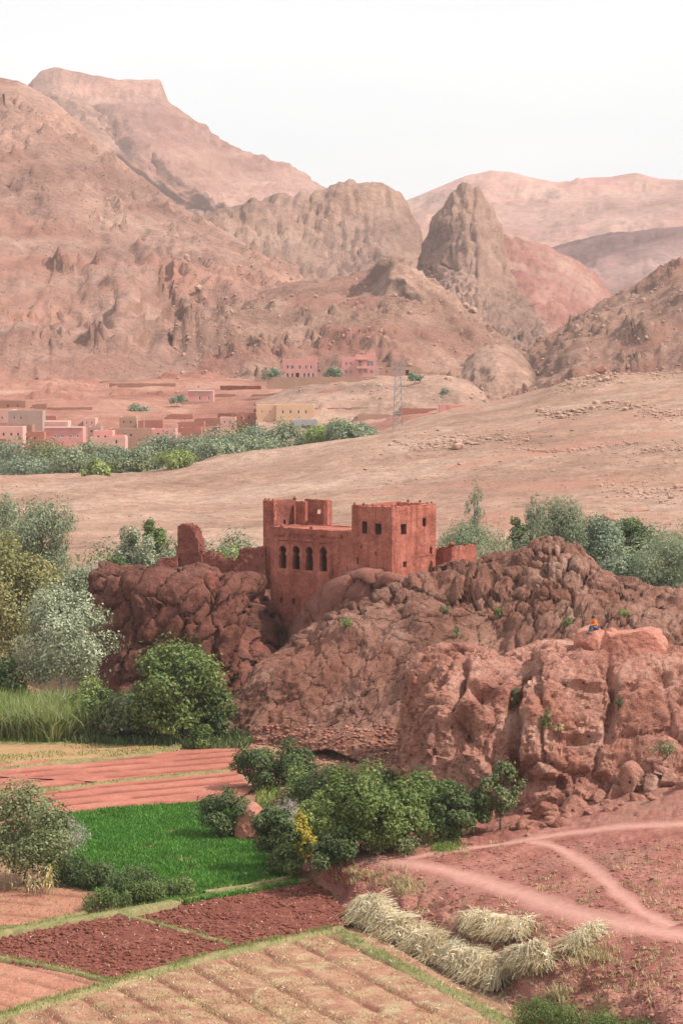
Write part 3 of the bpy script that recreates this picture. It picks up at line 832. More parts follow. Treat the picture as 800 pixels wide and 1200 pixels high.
# ------------------------------------------------------------------ fractured outcrops (each fracture block its own part)
def outcrop(name, mat_, rails, ncol, nrow, cell, seed, crack=0.5, bulge=0.6, amp=0.6, fine=0.12, squash=(1, 1, 1), stepped=0.5, warp=0.4,
            fade=None, crest_i=3, max_parts=300, pits=0.0, tilt=0.0, facet=1.7, dents=(), beds=0.0, angular=1.0, flat=False, jw=1.0):
    G, tt = loft(rails, np.linspace(0, 1, ncol), nrow, by_px=False)
    N = grid_normals(G)
    if N[G.shape[0] // 3, G.shape[1] // 2, 1] > 0:
        N = -N
    W = G + amp * 2.0 * np.stack([fbm(G * 0.06, 3, seed), fbm(G * 0.06 + 50, 3, seed), fbm(G * 0.06 + 90, 3, seed)], -1)
    wq = np.stack([fbm(G * 0.35, 3, seed + 1), fbm(G * 0.35 + 31, 3, seed + 2), fbm(G * 0.35 + 77, 3, seed + 3)], -1) * warp
    q = (G + wq * cell) / (cell * np.array(squash))
    if tilt:
        q = np.stack([q[..., 0] * math.cos(tilt) + q[..., 2] * math.sin(tilt), q[..., 1], -q[..., 0] * math.sin(tilt) + q[..., 2] * math.cos(tilt)], -1)
    f1, f2, cid, dl = worley(q, seed, True)
    edge = f2 - f1
    ch = _h(cid, cid, cid, 5) - 0.5
    tv = np.stack([_h(cid, cid, cid, 1), _h(cid, cid, cid, 2), _h(cid, cid, cid, 3)], -1) - 0.5
    k = np.ones(G.shape[:2])
    if fade is not None:
        k = fade(G, tt)
    ck = crack * (0.35 + 0.9 * sstep(-0.3, 0.35, fbm(G * (0.5 / cell), 3, seed + 21)))       # joints open here, tight there
    wd = (0.045 + 0.08 * (0.5 + 0.5 * fbm(G * (0.7 / cell), 2, seed + 22))) * jw
    g1, g2, gc, gl = worley(q * 2.3 + 13.1, seed + 50, True)
    tv2 = np.stack([_h(gc, gc, gc, 1), _h(gc, gc, gc, 2), _h(gc, gc, gc, 3)], -1) - 0.5
    e2 = g2 - g1
    d = k * (bulge * 0.55 * (1 - np.clip(f1, 0, 1) ** 2) + stepped * ch * 0.8 + stepped * facet * (tv * dl).sum(-1) - ck * np.exp(-(edge / wd) ** 2))
    d = d + k * (-0.27 * ck * np.exp(-(e2 / 0.10) ** 2) + stepped * 0.55 * (tv2 * gl).sum(-1))
    h1_, h2_, hc, hl = worley(q * 5.1 + 3.7, seed + 51, True)
    tv3 = np.stack([_h(hc, hc, hc, 1), _h(hc, hc, hc, 2), _h(hc, hc, hc, 3)], -1) - 0.5
    d = d + (0.06 + .94 * k) * (angular * stepped * 0.42 * (tv3 * hl).sum(-1) - 0.16 * ck * np.exp(-((h2_ - h1_) / 0.12) ** 2))
    d = d + amp * 0.9 * fbm(G * (0.45 / cell), 3, seed + 31)
    d = d + fine * cell * fbm(G * (3.2 / cell), 6, seed + 7, 0.58) + fine * 0.8 * cell * ridged(G * (1.6 / cell), 4, seed + 9)
    if fade is not None:             # crumbled, rubbly ground where the joints fade out
        d = d + (1 - k) * (.30 * ridged(G * np.array([.9, .9, .7]), 5, seed + 91, .6) + .22 * fbm(G * 2.4, 4, seed + 92, .6) + .5 * fbm(G * .22, 3, seed + 93))
    dp_ = CP * G[..., 1] - SP * G[..., 2]
    gx = 400 + F * G[..., 0] / dp_
    gy = 600 - F * (SP * G[..., 1] + CP * G[..., 2]) / dp_
    wob = fbm(G * 0.4, 3, seed + 70) * 14
    front = (tt < crest_i + .6)[:, None]
    for cx_, cy_, rx_, ry_, dep_, an_ in dents:           # clefts and hollows, long axis tilted by an_
        ca, sa = math.cos(an_), math.sin(an_)
        xx, yy_ = gx + wob * .5 - cx_, gy + wob * .5 - cy_
        d = d - front * dep_ * np.exp(-(((xx * ca + yy_ * sa) / rx_) ** 2 + ((-xx * sa + yy_ * ca) / ry_) ** 4))
    if beds:
        bz = G[..., 2] * .42 + wob * .05 + .06 * G[..., 0]
        d = d + beds * ((bz % 1.0) ** 2 - .4) + .5 * beds * (((bz * 2.7) % 1.0) ** 3 - .3)
    if pits:
        h1, _, _ = worley(G * 1.1, seed + 80)
        d = d - pits * np.clip(0.3 - h1, 0, 1) / 0.3
    # crags on the body before the joints
    W = W + N * d[..., None]
    faces = grid_faces(*G.shape[:2])
    fc = cid.reshape(-1)[faces[:, 0]]
    ids, cnt = np.unique(fc, return_counts=True)
    order = ids[np.argsort(-cnt)]
    V = W.reshape(-1, 3)
    NN = N.reshape(-1, 3)
    rt = root(name, V[faces[:, 0]].mean(0) * [1, 1, 0] + [0, 0, V[:, 2].min()], None, None, kind='structure')
    loc = np.array(rt.location)
    for j, cidv in enumerate(order):
        sel = faces[fc == cidv] if j < max_parts else faces[np.isin(fc, order[j:])]
        used, inv = np.unique(sel, return_inverse=True)
        inv = inv.reshape(-1, 4)
        vv = V[used]
        # skirts into the joints give every block its own depth
        e = np.concatenate([inv[:, [0, 1]], inv[:, [1, 2]], inv[:, [2, 3]], inv[:, [3, 0]]])
        key = e[:, 0].astype(np.int64) * 1000003 + e[:, 1]
        rkey = e[:, 1].astype(np.int64) * 1000003 + e[:, 0]
        bd = e[~np.isin(key, rkey)]
        bu, binv = np.unique(bd, return_inverse=True)
        binv = binv.reshape(-1, 2)
        ctr = vv.mean(0)
        low = vv[bu] - NN[used][bu] * (0.3 + 0.06 * cell) + (ctr - vv[bu]) * 0.16
        qs = np.stack([bd[:, 1], bd[:, 0], binv[:, 0] + len(vv), binv[:, 1] + len(vv)], -1)
        me = mesh_np("rock_block", np.concatenate([vv, low]) - loc, np.concatenate([inv, qs]), mat_, not flat)
        o = put("rock_block", me, rt)
        if j >= max_parts:
            o["kind"] = 'stuff'
            break
    return rt, G, W


cliff_root, _, _ = outcrop("castle_cliff", M['cliff'], [
    [(100, 850, 262), (112, 868, 250), (140, 885, 244), (200, 890, 241), (260, 890, 240), (310, 880, 244), (335, 860, 254), (345, 850, 264)],
    [(106, 765, 266), (114, 768, 255), (145, 775, 248), (200, 775, 245), (255, 775, 244), (300, 775, 246), (326, 778, 254), (336, 785, 264)],
    [(110, 705, 270), (118, 702, 260), (150, 694, 252), (200, 690, 250), (250, 690, 250), (295, 692, 252), (322, 712, 257), (330, 730, 264)],
    [(112, 692, 272), (120, 685, 262), (150, 669, 256), (190, 662, 256), (232, 658, 257), (270, 668, 257), (300, 672, 257), (316, 690, 259), (325, 715, 264)],
    [(112, 690, 280), (125, 680, 280), (160, 670, 278), (200, 665, 278), (240, 662, 278), (270, 668, 278), (300, 676, 278), (320, 690, 278), (330, 715, 278)]],
    200, 180, 3.4, 11, crack=0.6, bulge=0.75, amp=1.5, fine=0.05, stepped=0.6, squash=(0.9, 1, 1.3), tilt=0.5, dents=[(243, 700, 4, 36, 1.3, .35), (262, 740, 5, 50, 1.1, .3), (308, 740, 5, 60, 1.6, .1), (205, 745, 4, 60, .7, .6), (160, 760, 4, 50, .6, .55), (170, 800, 14, 14, 1.0, 0), (290, 800, 12, 16, 1.2, 0)])
outcrop("dome_rock", M['dome'], [
    [(300, 800, 262), (325, 790, 254), (360, 790, 250), (420, 770, 247), (480, 750, 245), (520, 740, 246)],
    [(312, 765, 263), (335, 752, 256), (370, 735, 251), (420, 725, 247), (470, 722, 246), (520, 715, 248)],
    [(326, 742, 262), (345, 722, 257), (378, 696, 253), (415, 682, 249.5), (448, 682, 247), (480, 690, 247.5), (520, 690, 251)],
    [(330, 740, 266), (350, 722, 264), (382, 700, 262), (418, 688, 260), (452, 688, 257), (485, 692, 258), (522, 690, 262)]],
    110, 80, 4.2, 23, crack=0.28, bulge=0.7, amp=0.6, fine=0.03, stepped=0.3, crest_i=2)
outcrop("rocky_ridge", M['ridge'], [
    [(255, 885, 243), (262, 890, 234), (300, 895, 228), (380, 905, 221), (460, 915, 216), (560, 930, 212), (700, 930, 210), (900, 930, 208)],
    [(268, 838, 246), (278, 840, 237), (335, 815, 233), (420, 790, 229), (500, 775, 226), (600, 765, 222), (700, 755, 218), (900, 765, 216)],
    [(285, 808, 248), (298, 805, 240), (345, 768, 239), (420, 732, 238.5), (480, 714, 238.5), (555, 698, 237), (640, 686, 234), (720, 700, 231), (800, 712, 228), (900, 720, 226)],
    [(298, 795, 252), (310, 787, 243), (350, 752, 243), (400, 724, 244), (450, 700, 244.5), (490, 694, 245.5), (515, 684, 246), (540, 674, 246), (565, 668, 245.5), (585, 664, 245), (605, 670, 244), (622, 660, 242), (652, 652, 241), (690, 663, 240), (740, 679, 238), (800, 691, 236), (900, 690, 235)],
    [(310, 800, 258), (350, 760, 258), (420, 725, 258), (500, 690, 258), (560, 672, 258), (652, 662, 256), (800, 700, 252), (900, 700, 250)],
    [(310, 830, 268), (420, 760, 268), (560, 730, 268), (700, 725, 268), (900, 735, 266)]],
    440, 230, 2.75, 37, crack=0.95, bulge=0.85, amp=1.5, fine=0.04, stepped=0.7, angular=.7, facet=1.1, squash=(0.7, 1, 1.35), tilt=-0.75,
    fade=lambda G, tt: np.clip(0.1 + 0.9 * sstep(1.4, 2.4, tt)[:, None] * (.35 + .65 * sstep(-4, 10, G[..., 0])) + 0.6 * sstep(8, 26, G[..., 0]) * sstep(0.5, 1.2, tt)[:, None], 0.1, 1))

# the red slope with its bank, between the fields and the near outcrop


def railz(pts):
    return [(p[0], p[1], float(PZ(p[0], p[1], p[2])[1])) for p in pts]


sl_rails = [
    railz([(345, 1052, -41.2), (352, 1046, -41.2), (375, 1075, -41.2), (405, 1097, -41.2), (450, 1118, -41.2), (500, 1142, -41.2), (560, 1172, -41.2), (600, 1200, -41.2), (640, 1250, -41.2), (760, 1330, -41.5), (900, 1450, -41.5)]),
    railz([(355, 1015, -39), (372, 1024, -39.2), (395, 1040, -39.5), (420, 1058, -39.6), (470, 1085, -39.6), (530, 1115, -39.7), (585, 1140, -39.6), (630, 1165, -39.4), (680, 1190, -39.3), (800, 1260, -39), (940, 1360, -39)]),
    railz([(360, 1005, -37.9), (380, 1013, -38), (410, 1022, -38.1), (440, 1030, -38.2), (490, 1050, -38.3), (545, 1078, -38.2), (600, 1100, -37.9), (650, 1120, -37.7), (710, 1140, -37.4), (800, 1180, -37), (950, 1240, -37)]),
    railz([(368, 1002, -37.6), (390, 1006, -37.6), (420, 1009, -37.6), (450, 1011, -37.5), (510, 1022, -37.2), (560, 1036, -37), (620, 1055, -36.7), (670, 1072, -36.4), (720, 1085, -36.1), (800, 1100, -35.8), (950, 1130, -35.5)]),
    railz([(380, 998, -37.6), (400, 999, -37.6), (425, 1000, -37.5), (460, 1000, -37.3), (520, 998, -36.9), (570, 999, -36.6), (620, 1003, -36.2), (670, 1008, -35.8), (720, 1015, -35.3), (800, 1028, -34.8), (950, 1050, -34.5)]),
    railz([(395, 993, -37.8), (415, 993, -37.7), (440, 990, -37.6), (480, 986, -37.3), (540, 979, -36.9), (580, 974, -36.6), (620, 966, -36), (660, 956, -35.4), (710, 942, -34.5), (800, 918, -33), (950, 895, -32)]),
    railz([(395, 960, -38.2), (415, 958, -38), (440, 950, -38), (480, 945, -37.5), (540, 935, -37), (580, 930, -36.4), (620, 915, -35.6), (660, 900, -34.8), (710, 880, -33.8), (800, 850, -32), (950, 835, -31)])]
Gs, ts = loft(sl_rails, np.linspace(0, 1, 420), 190, by_px=False)
Ns = grid_normals(Gs)
Ns = np.where(Ns[..., 2:3] < 0, -Ns, Ns)
bank = np.interp(ts, [0, 0.4, 1.6, 2.2, 3, 6], [0.2, 1, 1, 0.6, 0.25, 0.6])[:, None]
f1, f2, _ = worley(Gs * 0.55, 71)
ds = bank * (0.42 * ridged(Gs * np.array([0.35, 0.35, 0.6]), 5, 61) + 0.35 * (np.minimum(f2 - f1, 0.25) * 3 - 0.4)) + 0.13 * fbm(Gs * 1.2, 6, 62) + 0.25 * fbm(Gs * 0.15, 3, 63)
PATHS = [([(384, 1006), (420, 1006), (470, 1009), (520, 1018), (560, 1030), (620, 1050), (700, 1077), (780, 1091), (850, 1104)], 2.6),
         ([(470, 1007), (520, 996), (570, 990), (615, 984), (650, 977), (720, 968), (800, 964), (880, 962)], 1.9),
         ([(620, 984), (650, 990), (685, 1010), (720, 1040), (755, 1070), (800, 1090)], 1.5)]
PATH_C = []
flat = np.zeros(Gs.shape[:2])
dep = (CP * Gs[..., 1] - SP * Gs[..., 2])
spx = 400 + F * Gs[..., 0] / dep
spy = 600 - F * (SP * Gs[..., 1] + CP * Gs[..., 2]) / dep
for pth, wd_ in PATHS:
    cpt = []
    for k_ in range(len(pth) - 1):
        for t_ in np.linspace(0, 1, 8, endpoint=False):
            x_ = pth[k_][0] + (pth[k_ + 1][0] - pth[k_][0]) * t_
            y_ = pth[k_][1] + (pth[k_ + 1][1] - pth[k_][1]) * t_
            j_ = np.argmin((spx - x_) ** 2 + (spy - y_) ** 2)
            cpt.append(Gs.reshape(-1, 3)[j_])
    cpt = np.array(cpt)
    PATH_C.append((cpt, wd_))
    dmin = np.full(Gs.shape[:2], 1e9)
    for c_ in cpt:
        dmin = np.minimum(dmin, (Gs[..., 0] - c_[0]) ** 2 + (Gs[..., 1] - c_[1]) ** 2)
    flat = np.maximum(flat, np.exp(-dmin / (wd_ * .75) ** 2))
Gs = Gs + Ns * (ds * (1 - .92 * flat) - .12 * flat)[..., None]
slope = put("red_slope", mesh_np("red_slope", Gs.reshape(-1, 3), grid_faces(*Gs.shape[:2]), M['slope']), kind='structure')

front_root, _, _ = outcrop("near_outcrop", M['front_rock'], [
    [(500, 925, 206), (470, 935, 194), (462, 945, 183), (500, 960, 177), (560, 975, 174.5), (605, 985, 172.5), (660, 968, 172.5), (720, 950, 172), (800, 925, 171), (1000, 900, 171)],
    [(495, 880, 207), (468, 875, 194), (459, 880, 184), (500, 885, 178), (555, 890, 176), (608, 895, 175.5), (655, 890, 174), (720, 885, 174), (800, 868, 173.5), (1000, 840, 174)],
    [(500, 825, 208), (480, 822, 195), (470, 822, 186), (505, 815, 181), (555, 812, 179), (607, 815, 179.5), (640, 805, 177.5), (720, 812, 177), (800, 812, 177), (1000, 800, 177)],
    [(508, 790, 210), (492, 786, 197), (488, 783, 189), (520, 769, 185.5), (560, 770, 184), (603, 771, 184), (632, 747, 182), (700, 757, 182), (760, 766, 182), (800, 774, 182), (1000, 790, 182)],
    [(512, 792, 216), (505, 788, 207), (515, 784, 200), (540, 772, 195), (570, 772, 194), (605, 772, 194), (636, 745, 195), (700, 750, 195), (760, 758, 195), (800, 765, 195), (1000, 780, 195)],
    [(515, 880, 220), (520, 880, 216), (530, 880, 210), (550, 880, 206), (580, 880, 204), (610, 880, 204), (640, 880, 204), (700, 870, 204), (760, 860, 204), (800, 860, 204), (1000, 850, 204)]],
    400, 260, 5.8, 53, flat=True, crack=0.55, jw=.75, bulge=0.12, amp=0.8, fine=0.05, stepped=0.62, angular=.8, squash=(0.85, 1, 1.3), warp=0.14, pits=0.3, facet=1.0, beds=.22,
    dents=[(609, 850, 5, 75, 2.2, 0.05), (722, 815, 4, 48, 1.2, -.05), (535, 800, 5, 34, 1.3, .12), (565, 812, 16, 10, 1.9, .3), (548, 852, 17, 16, 2.0, -.5), (590, 880, 10, 24, 1.0, 0), (496, 830, 4, 40, 1.2, .5), (690, 858, 26, 5, 1.0, .1), (776, 795, 12, 7, 1.0, .4), (655, 905, 40, 8, 1.0, -.15), (630, 790, 4, 40, .7, -.3), (700, 800, 40, 4, .8, .15)])

bpy.context.view_layer.update()
DG = bpy.context.evaluated_depsgraph_get()


def hit(px, py, dflt=None):
    a, b_ = ray(px, py)
    ok, loc, nor, _, ob, _ = SC.ray_cast(DG, Vector((0, 0, 0)), Vector((float(a), 1.0, float(b_))).normalized())
    return (np.array(loc), np.array(nor), ob) if ok else (None, None, None)


def drop(X, Y, top=400.0):
    ok, loc, nor, _, ob, _ = SC.ray_cast(DG, Vector((X, Y, top)), Vector((0, 0, -1)))
    return np.array(loc) if ok else np.array([X, Y, -40.0])


def drop_ground(X, Y):
    """height of the ground sheet itself"""
    ok, loc, _, _ = ground.ray_cast(Vector((X, Y, 400)), Vector((0, 0, -1)))
    return np.array(loc) if ok else np.array([X, Y, -40.0])


def at(px, Y):
    """ground point in picture column px at distance Y"""
    X = (px - 400) / F * Y
    return drop_ground(X, Y)

# ------------------------------------------------------------------ haze (air between here and the mountains)
hz = MB()
hz.box((0, 2800, 205), (7800, 5900, 504))
hb = NB("haze_air")
pv = hb.n("VolumePrincipled")
pv.inputs['Color'].default_value = (0.93, 0.92, 0.92, 1)
pv.inputs['Density'].default_value = 0.85e-4
hb.l(pv, hb.out.inputs['Volume'])
put("haze", hz.mesh("haze", hb.m), kind='stuff')

# ------------------------------------------------------------------ stones
import bmesh


def ico(level):
    bm = bmesh.new()
    bmesh.ops.create_icosphere(bm, subdivisions=level, radius=1)
    V = np.array([v.co[:] for v in bm.verts])
    T = np.array([[v.index for v in f.verts] for f in bm.faces])
    bm.free()
    return V, T


ICO = {l: ico(l) for l in (1, 2, 3, 4, 5)}


def stone_v(level, seed, facets=9, rough=0.12, lo=0.55):
    r = np.random.default_rng(seed)
    V, T = ICO[level]
    V = V.copy()
    for _ in range(facets):
        n = r.normal(size=3)
        n /= np.linalg.norm(n)
        h = r.uniform(lo, 0.9)
        dd = V @ n
        V -= np.maximum(dd - h, 0)[:, None] * n * 0.92
    if rough:
        V += V * rough * fbm(V * 1.6 + seed, 5, seed)[:, None]
    return V, T


def boulder(c, size, seed, m, name="boulder", parent=None, level=4, rot=0.0, cuts=15, lo=.42, top=None, **kw):
    """a faceted rounded block; c is the centre of its underside"""
    V, T = stone_v(level, seed, cuts, 0.14, lo)
    if top is not None:
        V = V.copy()
        V[:, 2] = np.minimum(V[:, 2], top + .07 * fbm(V * 1.5, 3, seed) + .12 * V[:, 0])
    V[:, :2] *= (1.08 - .22 * V[:, 2:3])
    V = rotz(V * np.asarray(size) / 2, rot)
    V = V + np.asarray(size) * .05 * fbm(V * 1.1 + seed, 5, seed)[:, None]
    V[:, 2] += size[2] * 0.36
    if level > 4:
        V = V + np.asarray(size) * (.022 * ridged(V * 2.2 + seed, 4, seed))[:, None] - np.asarray(size) * .012 * np.clip(fbm(V * 5, 4, seed + 2), 0, 1)[:, None]
    me = mesh_np(name, V, T, m, level < 5)
    off = np.zeros(3) if parent is None else np.array(parent.location)
    return put(name, me, parent, tuple(np.asarray(c, float) - off), **kw)


def scatter(name, pts, sizes, m, seed=0, flat=0.65, kind='stuff', **kw):
    vs, ts, n = [], [], 0
    r = np.random.default_rng(seed)
    pool = [stone_v(1, 900 + i, 4, 0.15) for i in range(8)]
    for p, s_ in zip(pts, sizes):
        V, T = pool[r.integers(8)]
        V = rotz(V * s_ * np.array([1, r.uniform(.6, 1), flat * r.uniform(.6, 1.1)]) * .5, r.uniform(0, 6.28)) + p + [0, 0, s_ * .12]
        vs.append(V)
        ts.append(T + n)
        n += len(V)
    return put(name, mesh_np(name, np.concatenate(vs), np.concatenate(ts), m, False), kind=kind, **kw)


# ------------------------------------------------------------------ kasbah
KB = P(459, 690, 250.0)
A1, A2 = math.radians(38), math.radians(52)
E1 = np.array([-math.cos(A1), math.sin(A1)])
E2 = np.array([math.cos(A2), math.sin(A2)])


def along(p, e, px, py=630):
    """point on the line p + L e seen in picture column px"""
    a, _ = ray(px, py)
    a = float(a)
    L = (a * p[1] - p[0]) / (e[0] - a * e[1])
    return np.array([p[0] + L * e[0], p[1] + L * e[1]])


def zat(p, px, py):
    return float(ray(px, py)[1]) * p[1]


def wall(name, A, B, z0, z1, m, parent, opens=(), t=0.5, top=None, res=0.22, rough=0.05, seed=0, recess=(), label=None, erode=0.14, smooth=True):
    """wall from A to B (left to right as seen), its front displaced like worn mud, with real openings cut through.
    opens: (px0,px1,py0,py1,shape) in picture terms on this wall's plane; top: list of (fraction, z)"""
    A, B = np.asarray(A, float), np.asarray(B, float)
    d = B - A
    L = float(np.linalg.norm(d))
    d = d / L
    inn = np.array([-d[1], d[0]])

    def loc(px, py):
        q = along(A, d, px, py)
        return float((q - A) @ d), zat(q, px, py)

    ops = []
    for o in opens:
        cx, cy = (o[0] + o[1]) / 2, (o[2] + o[3]) / 2
        x0, _ = loc(o[0], cy)
        x1, _ = loc(o[1], cy)
        _, zt = loc(cx, o[2])
        _, zb = loc(cx, o[3])
        ops.append((x0, x1, zb, zt, o[4] if len(o) > 4 else 'rect'))
    rcs = []
    for o in recess:
        cx, cy = (o[0] + o[1]) / 2, (o[2] + o[3]) / 2
        rcs.append((loc(o[0], cy)[0], loc(o[1], cy)[0], loc(cx, o[3])[1], loc(cx, o[2])[1], o[4]))

    def lines(lo, hi, ext):
        g = list(np.linspace(lo, hi, max(2, int(round((hi - lo) / res)) + 1)))
        for e in ext:
            g = [x for x in g if abs(x - e) > res * 0.45 or x in (lo, hi)] + [e]
        return np.unique(np.round(g, 4))

    xs = lines(0, L, [v for o in ops for v in o[:2]])
    zs = lines(z0, z1, [v for o in ops for v in o[2:4]])
    if any(o[4] == 'arch' for o in ops):
        xs = np.unique(np.round(np.r_[xs, np.concatenate([np.linspace(o[0], o[1], 9) for o in ops if o[4] == 'arch'])], 4))
        zs = np.unique(np.round(np.r_[zs, np.concatenate([np.linspace(o[3] - (o[1] - o[0]) * 1.1, o[3], 9) for o in ops if o[4] == 'arch'])], 4))
    X, Z = np.meshgrid(xs, zs)
    n, k = X.shape
    cx = (X[:-1, :-1] + X[1:, 1:]) / 2
    cz = (Z[:-1, :-1] + Z[1:, 1:]) / 2
    keep = np.ones(cx.shape, bool)
    for x0, x1, zb, zt, sh in ops:
        inside = (cx > x0) & (cx < x1) & (cz > zb) & (cz < zt)
        if sh == 'arch':
            r = (x1 - x0) / 2
            c = (x0 + x1) / 2
            zc = zt - r * 1.05
            circ = ((cx - c) ** 2 + ((cz - zc) / 1.05) ** 2) < r * r
            pinch = np.where((cz < zc) & (cz > zc - 1.0 * r), 0.80, 0.92)
            inside = (circ & (cz >= zc - 0.3 * r)) | ((np.abs(cx - c) < r * pinch) & (cz < zc) & (cz > zb))
        keep &= ~inside
    if top is not None:
        f = np.array(top)
        ztop = np.interp(cx / L, f[:, 0], f[:, 1])
        keep &= cz < ztop
    S3 = np.stack([A[0] + d[0] * X, A[1] + d[1] * X, Z], -1)
    dn = rough * (fbm(S3 * 0.6, 4, seed) + 0.6 * fbm(S3 * 2.2, 3, seed + 3))
    for x0, x1, zb, zt, dep in rcs:
        dn += np.where((X > x0) & (X < x1) & (Z > zb) & (Z < zt), dep, 0)
    zj = Z.copy()
    if top is None:
        zj[-1] += erode * fbm(S3[-1] * 1.6, 4, seed + 8) - erode * .2
    else:
        zj = zj + np.where(Z > z0 + 0.4, 0.10 * vnoise(S3 * 2.5, seed), 0)
    Fv = np.stack([A[0] + d[0] * X + inn[0] * dn, A[1] + d[1] * X + inn[1] * dn, zj], -1).reshape(-1, 3)
    Bv = np.stack([A[0] + d[0] * X + inn[0] * t, A[1] + d[1] * X + inn[1] * t, zj], -1).reshape(-1, 3)
    idx = np.arange(n * k).reshape(n, k)
    q = np.stack([idx[:-1, :-1], idx[:-1, 1:], idx[1:, 1:], idx[1:, :-1]], -1)[keep]
    N0 = n * k
    e = np.concatenate([q[:, [0, 1]], q[:, [1, 2]], q[:, [2, 3]], q[:, [3, 0]]]).astype(np.int64)
    bd = e[~np.isin(e[:, 0] * 1000003 + e[:, 1], e[:, 1] * 1000003 + e[:, 0])]
    side = np.stack([bd[:, 1], bd[:, 0], bd[:, 0] + N0, bd[:, 1] + N0], -1)
    V = np.concatenate([Fv, Bv])
    Fc = np.concatenate([q, q[:, ::-1] + N0, side])
    used, inv = np.unique(Fc, return_inverse=True)
    off = np.array(parent.location) if parent else 0
    me = mesh_np(name, V[used] - off, inv.reshape(-1, 4), m, False)
    o = put(name, me, parent, label=label)
    return o, ops, (A, d, inn)


def frame(name, op, fr, m, parent, depth=0.16, bar=0.07, pane=None, mull=0):
    """window of four bars (and a pane) standing in an opening"""
    x0, x1, zb, zt, _ = op
    A, d, inn = fr
    mb = MB()
    ang = math.atan2(d[1], d[0])
    off = np.array(parent.location)

    def bx(xa, xb, za, zc, dp, th):
        c = A + d * ((xa + xb) / 2) + inn * dp
        mb.box((c[0], c[1], (za + zc) / 2), (xb - xa, th, zc - za), ang)

    bx(x0, x0 + bar, zb, zt, depth, .1)
    bx(x1 - bar, x1, zb, zt, depth, .1)
    bx(x0 + bar, x1 - bar, zt - bar, zt, depth, .1)
    bx(x0 + bar, x1 - bar, zb, zb + bar, depth, .1)
    for i in range(mull):
        xc = x0 + (x1 - x0) * (i + 1) / (mull + 1)
        bx(xc - bar / 2, xc + bar / 2, zb + bar, zt - bar, depth, .08)
    o = put(name, mb.mesh(name, m, off), parent)
    if pane is not None:
        mb = MB()
        bx(x0 + bar, x1 - bar, zb + bar, zt - bar, depth + .03, .02)
        put("pane", mb.mesh("pane", pane, np.zeros(3) + off), o).location = (0, 0, 0)
    return o


def slab(name, pts, z, th, m, parent):
    """horizontal slab over a polygon of XY points (counter-clockwise seen from above)"""
    n = len(pts)
    V = [(p[0], p[1], z) for p in pts] + [(p[0], p[1], z - th) for p in pts]
    bm = bmesh.new()
    vs = [bm.verts.new(v) for v in V]
    bm.faces.new(vs[:n])
    bm.faces.new(vs[n:][::-1])
    for i in range(n):
        j = (i + 1) % n
        bm.faces.new([vs[i], vs[n + i], vs[n + j], vs[j]])
    bmesh.ops.recalc_face_normals(bm, faces=bm.faces)
    off = Vector(parent.location)
    bmesh.ops.translate(bm, verts=bm.verts, vec=-off)
    me = bpy.data.meshes.new(name)
    bm.to_mesh(me)
    bm.free()
    me.materials.append(m)
    return put(name, me, parent)


kas = root("kasbah", (KB[0], KB[1], KB[2] - 6), "red mud brick kasbah with square tower and four arched windows on the rock", "kasbah")
K2 = KB[:2]
TL = along(K2, E1, 412)
TR = along(K2, E2, 510)
TB = TL + (TR - K2)
ztw = zat(K2, 459, 594.5)
zb0 = zat(K2, 459, 712)
o_, ops, fr = wall("tower_wall", TL, K2, zb0, ztw, M['adobe'], kas, [(423.5, 430, 611, 625), (440, 446.5, 613.5, 626.5), (417, 420, 653, 661), (439.5, 441, 646, 651), (422.5, 424, 639, 643)], seed=1, t=.7)
for o in ops[:2]:
    frame("window", o, fr, M['dark'], kas)
o_, ops, fr = wall("tower_wall", K2, TR, zb0, ztw, M['adobe'], kas, [(469.5, 475.5, 614, 626.5), (494.5, 498.5, 607, 617), (472, 476, 658, 665), (502.5, 505.5, 641, 649), (498.5, 500.5, 675, 680)], seed=2, t=.7,
                   recess=[(487, 511, 594, 653, -0.07)])
for o in (ops[0], ops[1]):
    frame("window", o, fr, M['dark'], kas)
wall("tower_wall", TR, TB, zb0, ztw, M['adobe'], kas, seed=3, t=.7)
wall("tower_wall", TB, TL, zb0, ztw, M['adobe'], kas, seed=4, t=.7)
slab("tower_roof", [K2 + (TL - K2) * .04 + (TR - K2) * .04, TR + (TL - K2) * .04 - (TR - K2) * .04, TB - (TL - K2) * .04 - (TR - K2) * .04, TL - (TL - K2) * .04 + (TR - K2) * .04], ztw - 0.45, .3, M['adobe'], kas)
# pinnacles along the tower parapet
pin_v, pin_t = stone_v(2, 5, 5, 0.1)


def pinnacle(p2, z, s=0.34, h=0.42, parent=kas):
    V = pin_v * np.array([s, s, h]) * .5
    V[:, :2] *= (1.15 - 0.5 * (V[:, 2:3] / h + .5))
    V = V + np.array([p2[0], p2[1], z + h * .35])
    put("pinnacle", mesh_np("pinnacle", V - np.array(parent.location), pin_t, M['adobe']), parent)


inn1 = -E1[::-1] * np.array([-1, 1])
for px in (413.5, 424, 435, 446, 457.5):
    p = along(K2, E1, px)
    pinnacle(p + np.array([math.sin(A1), math.cos(A1)]) * .3, ztw)
for px in (466, 473, 481.5, 493, 503, 508):
    p = along(K2, E2, px)
    pinnacle(p + np.array([-math.sin(A2), math.cos(A2)]) * .3, ztw, .3, .3)
for px in (418, 432):
    p = along(TR, E1, px + 60)
    pinnacle(p, ztw, .4, .4)
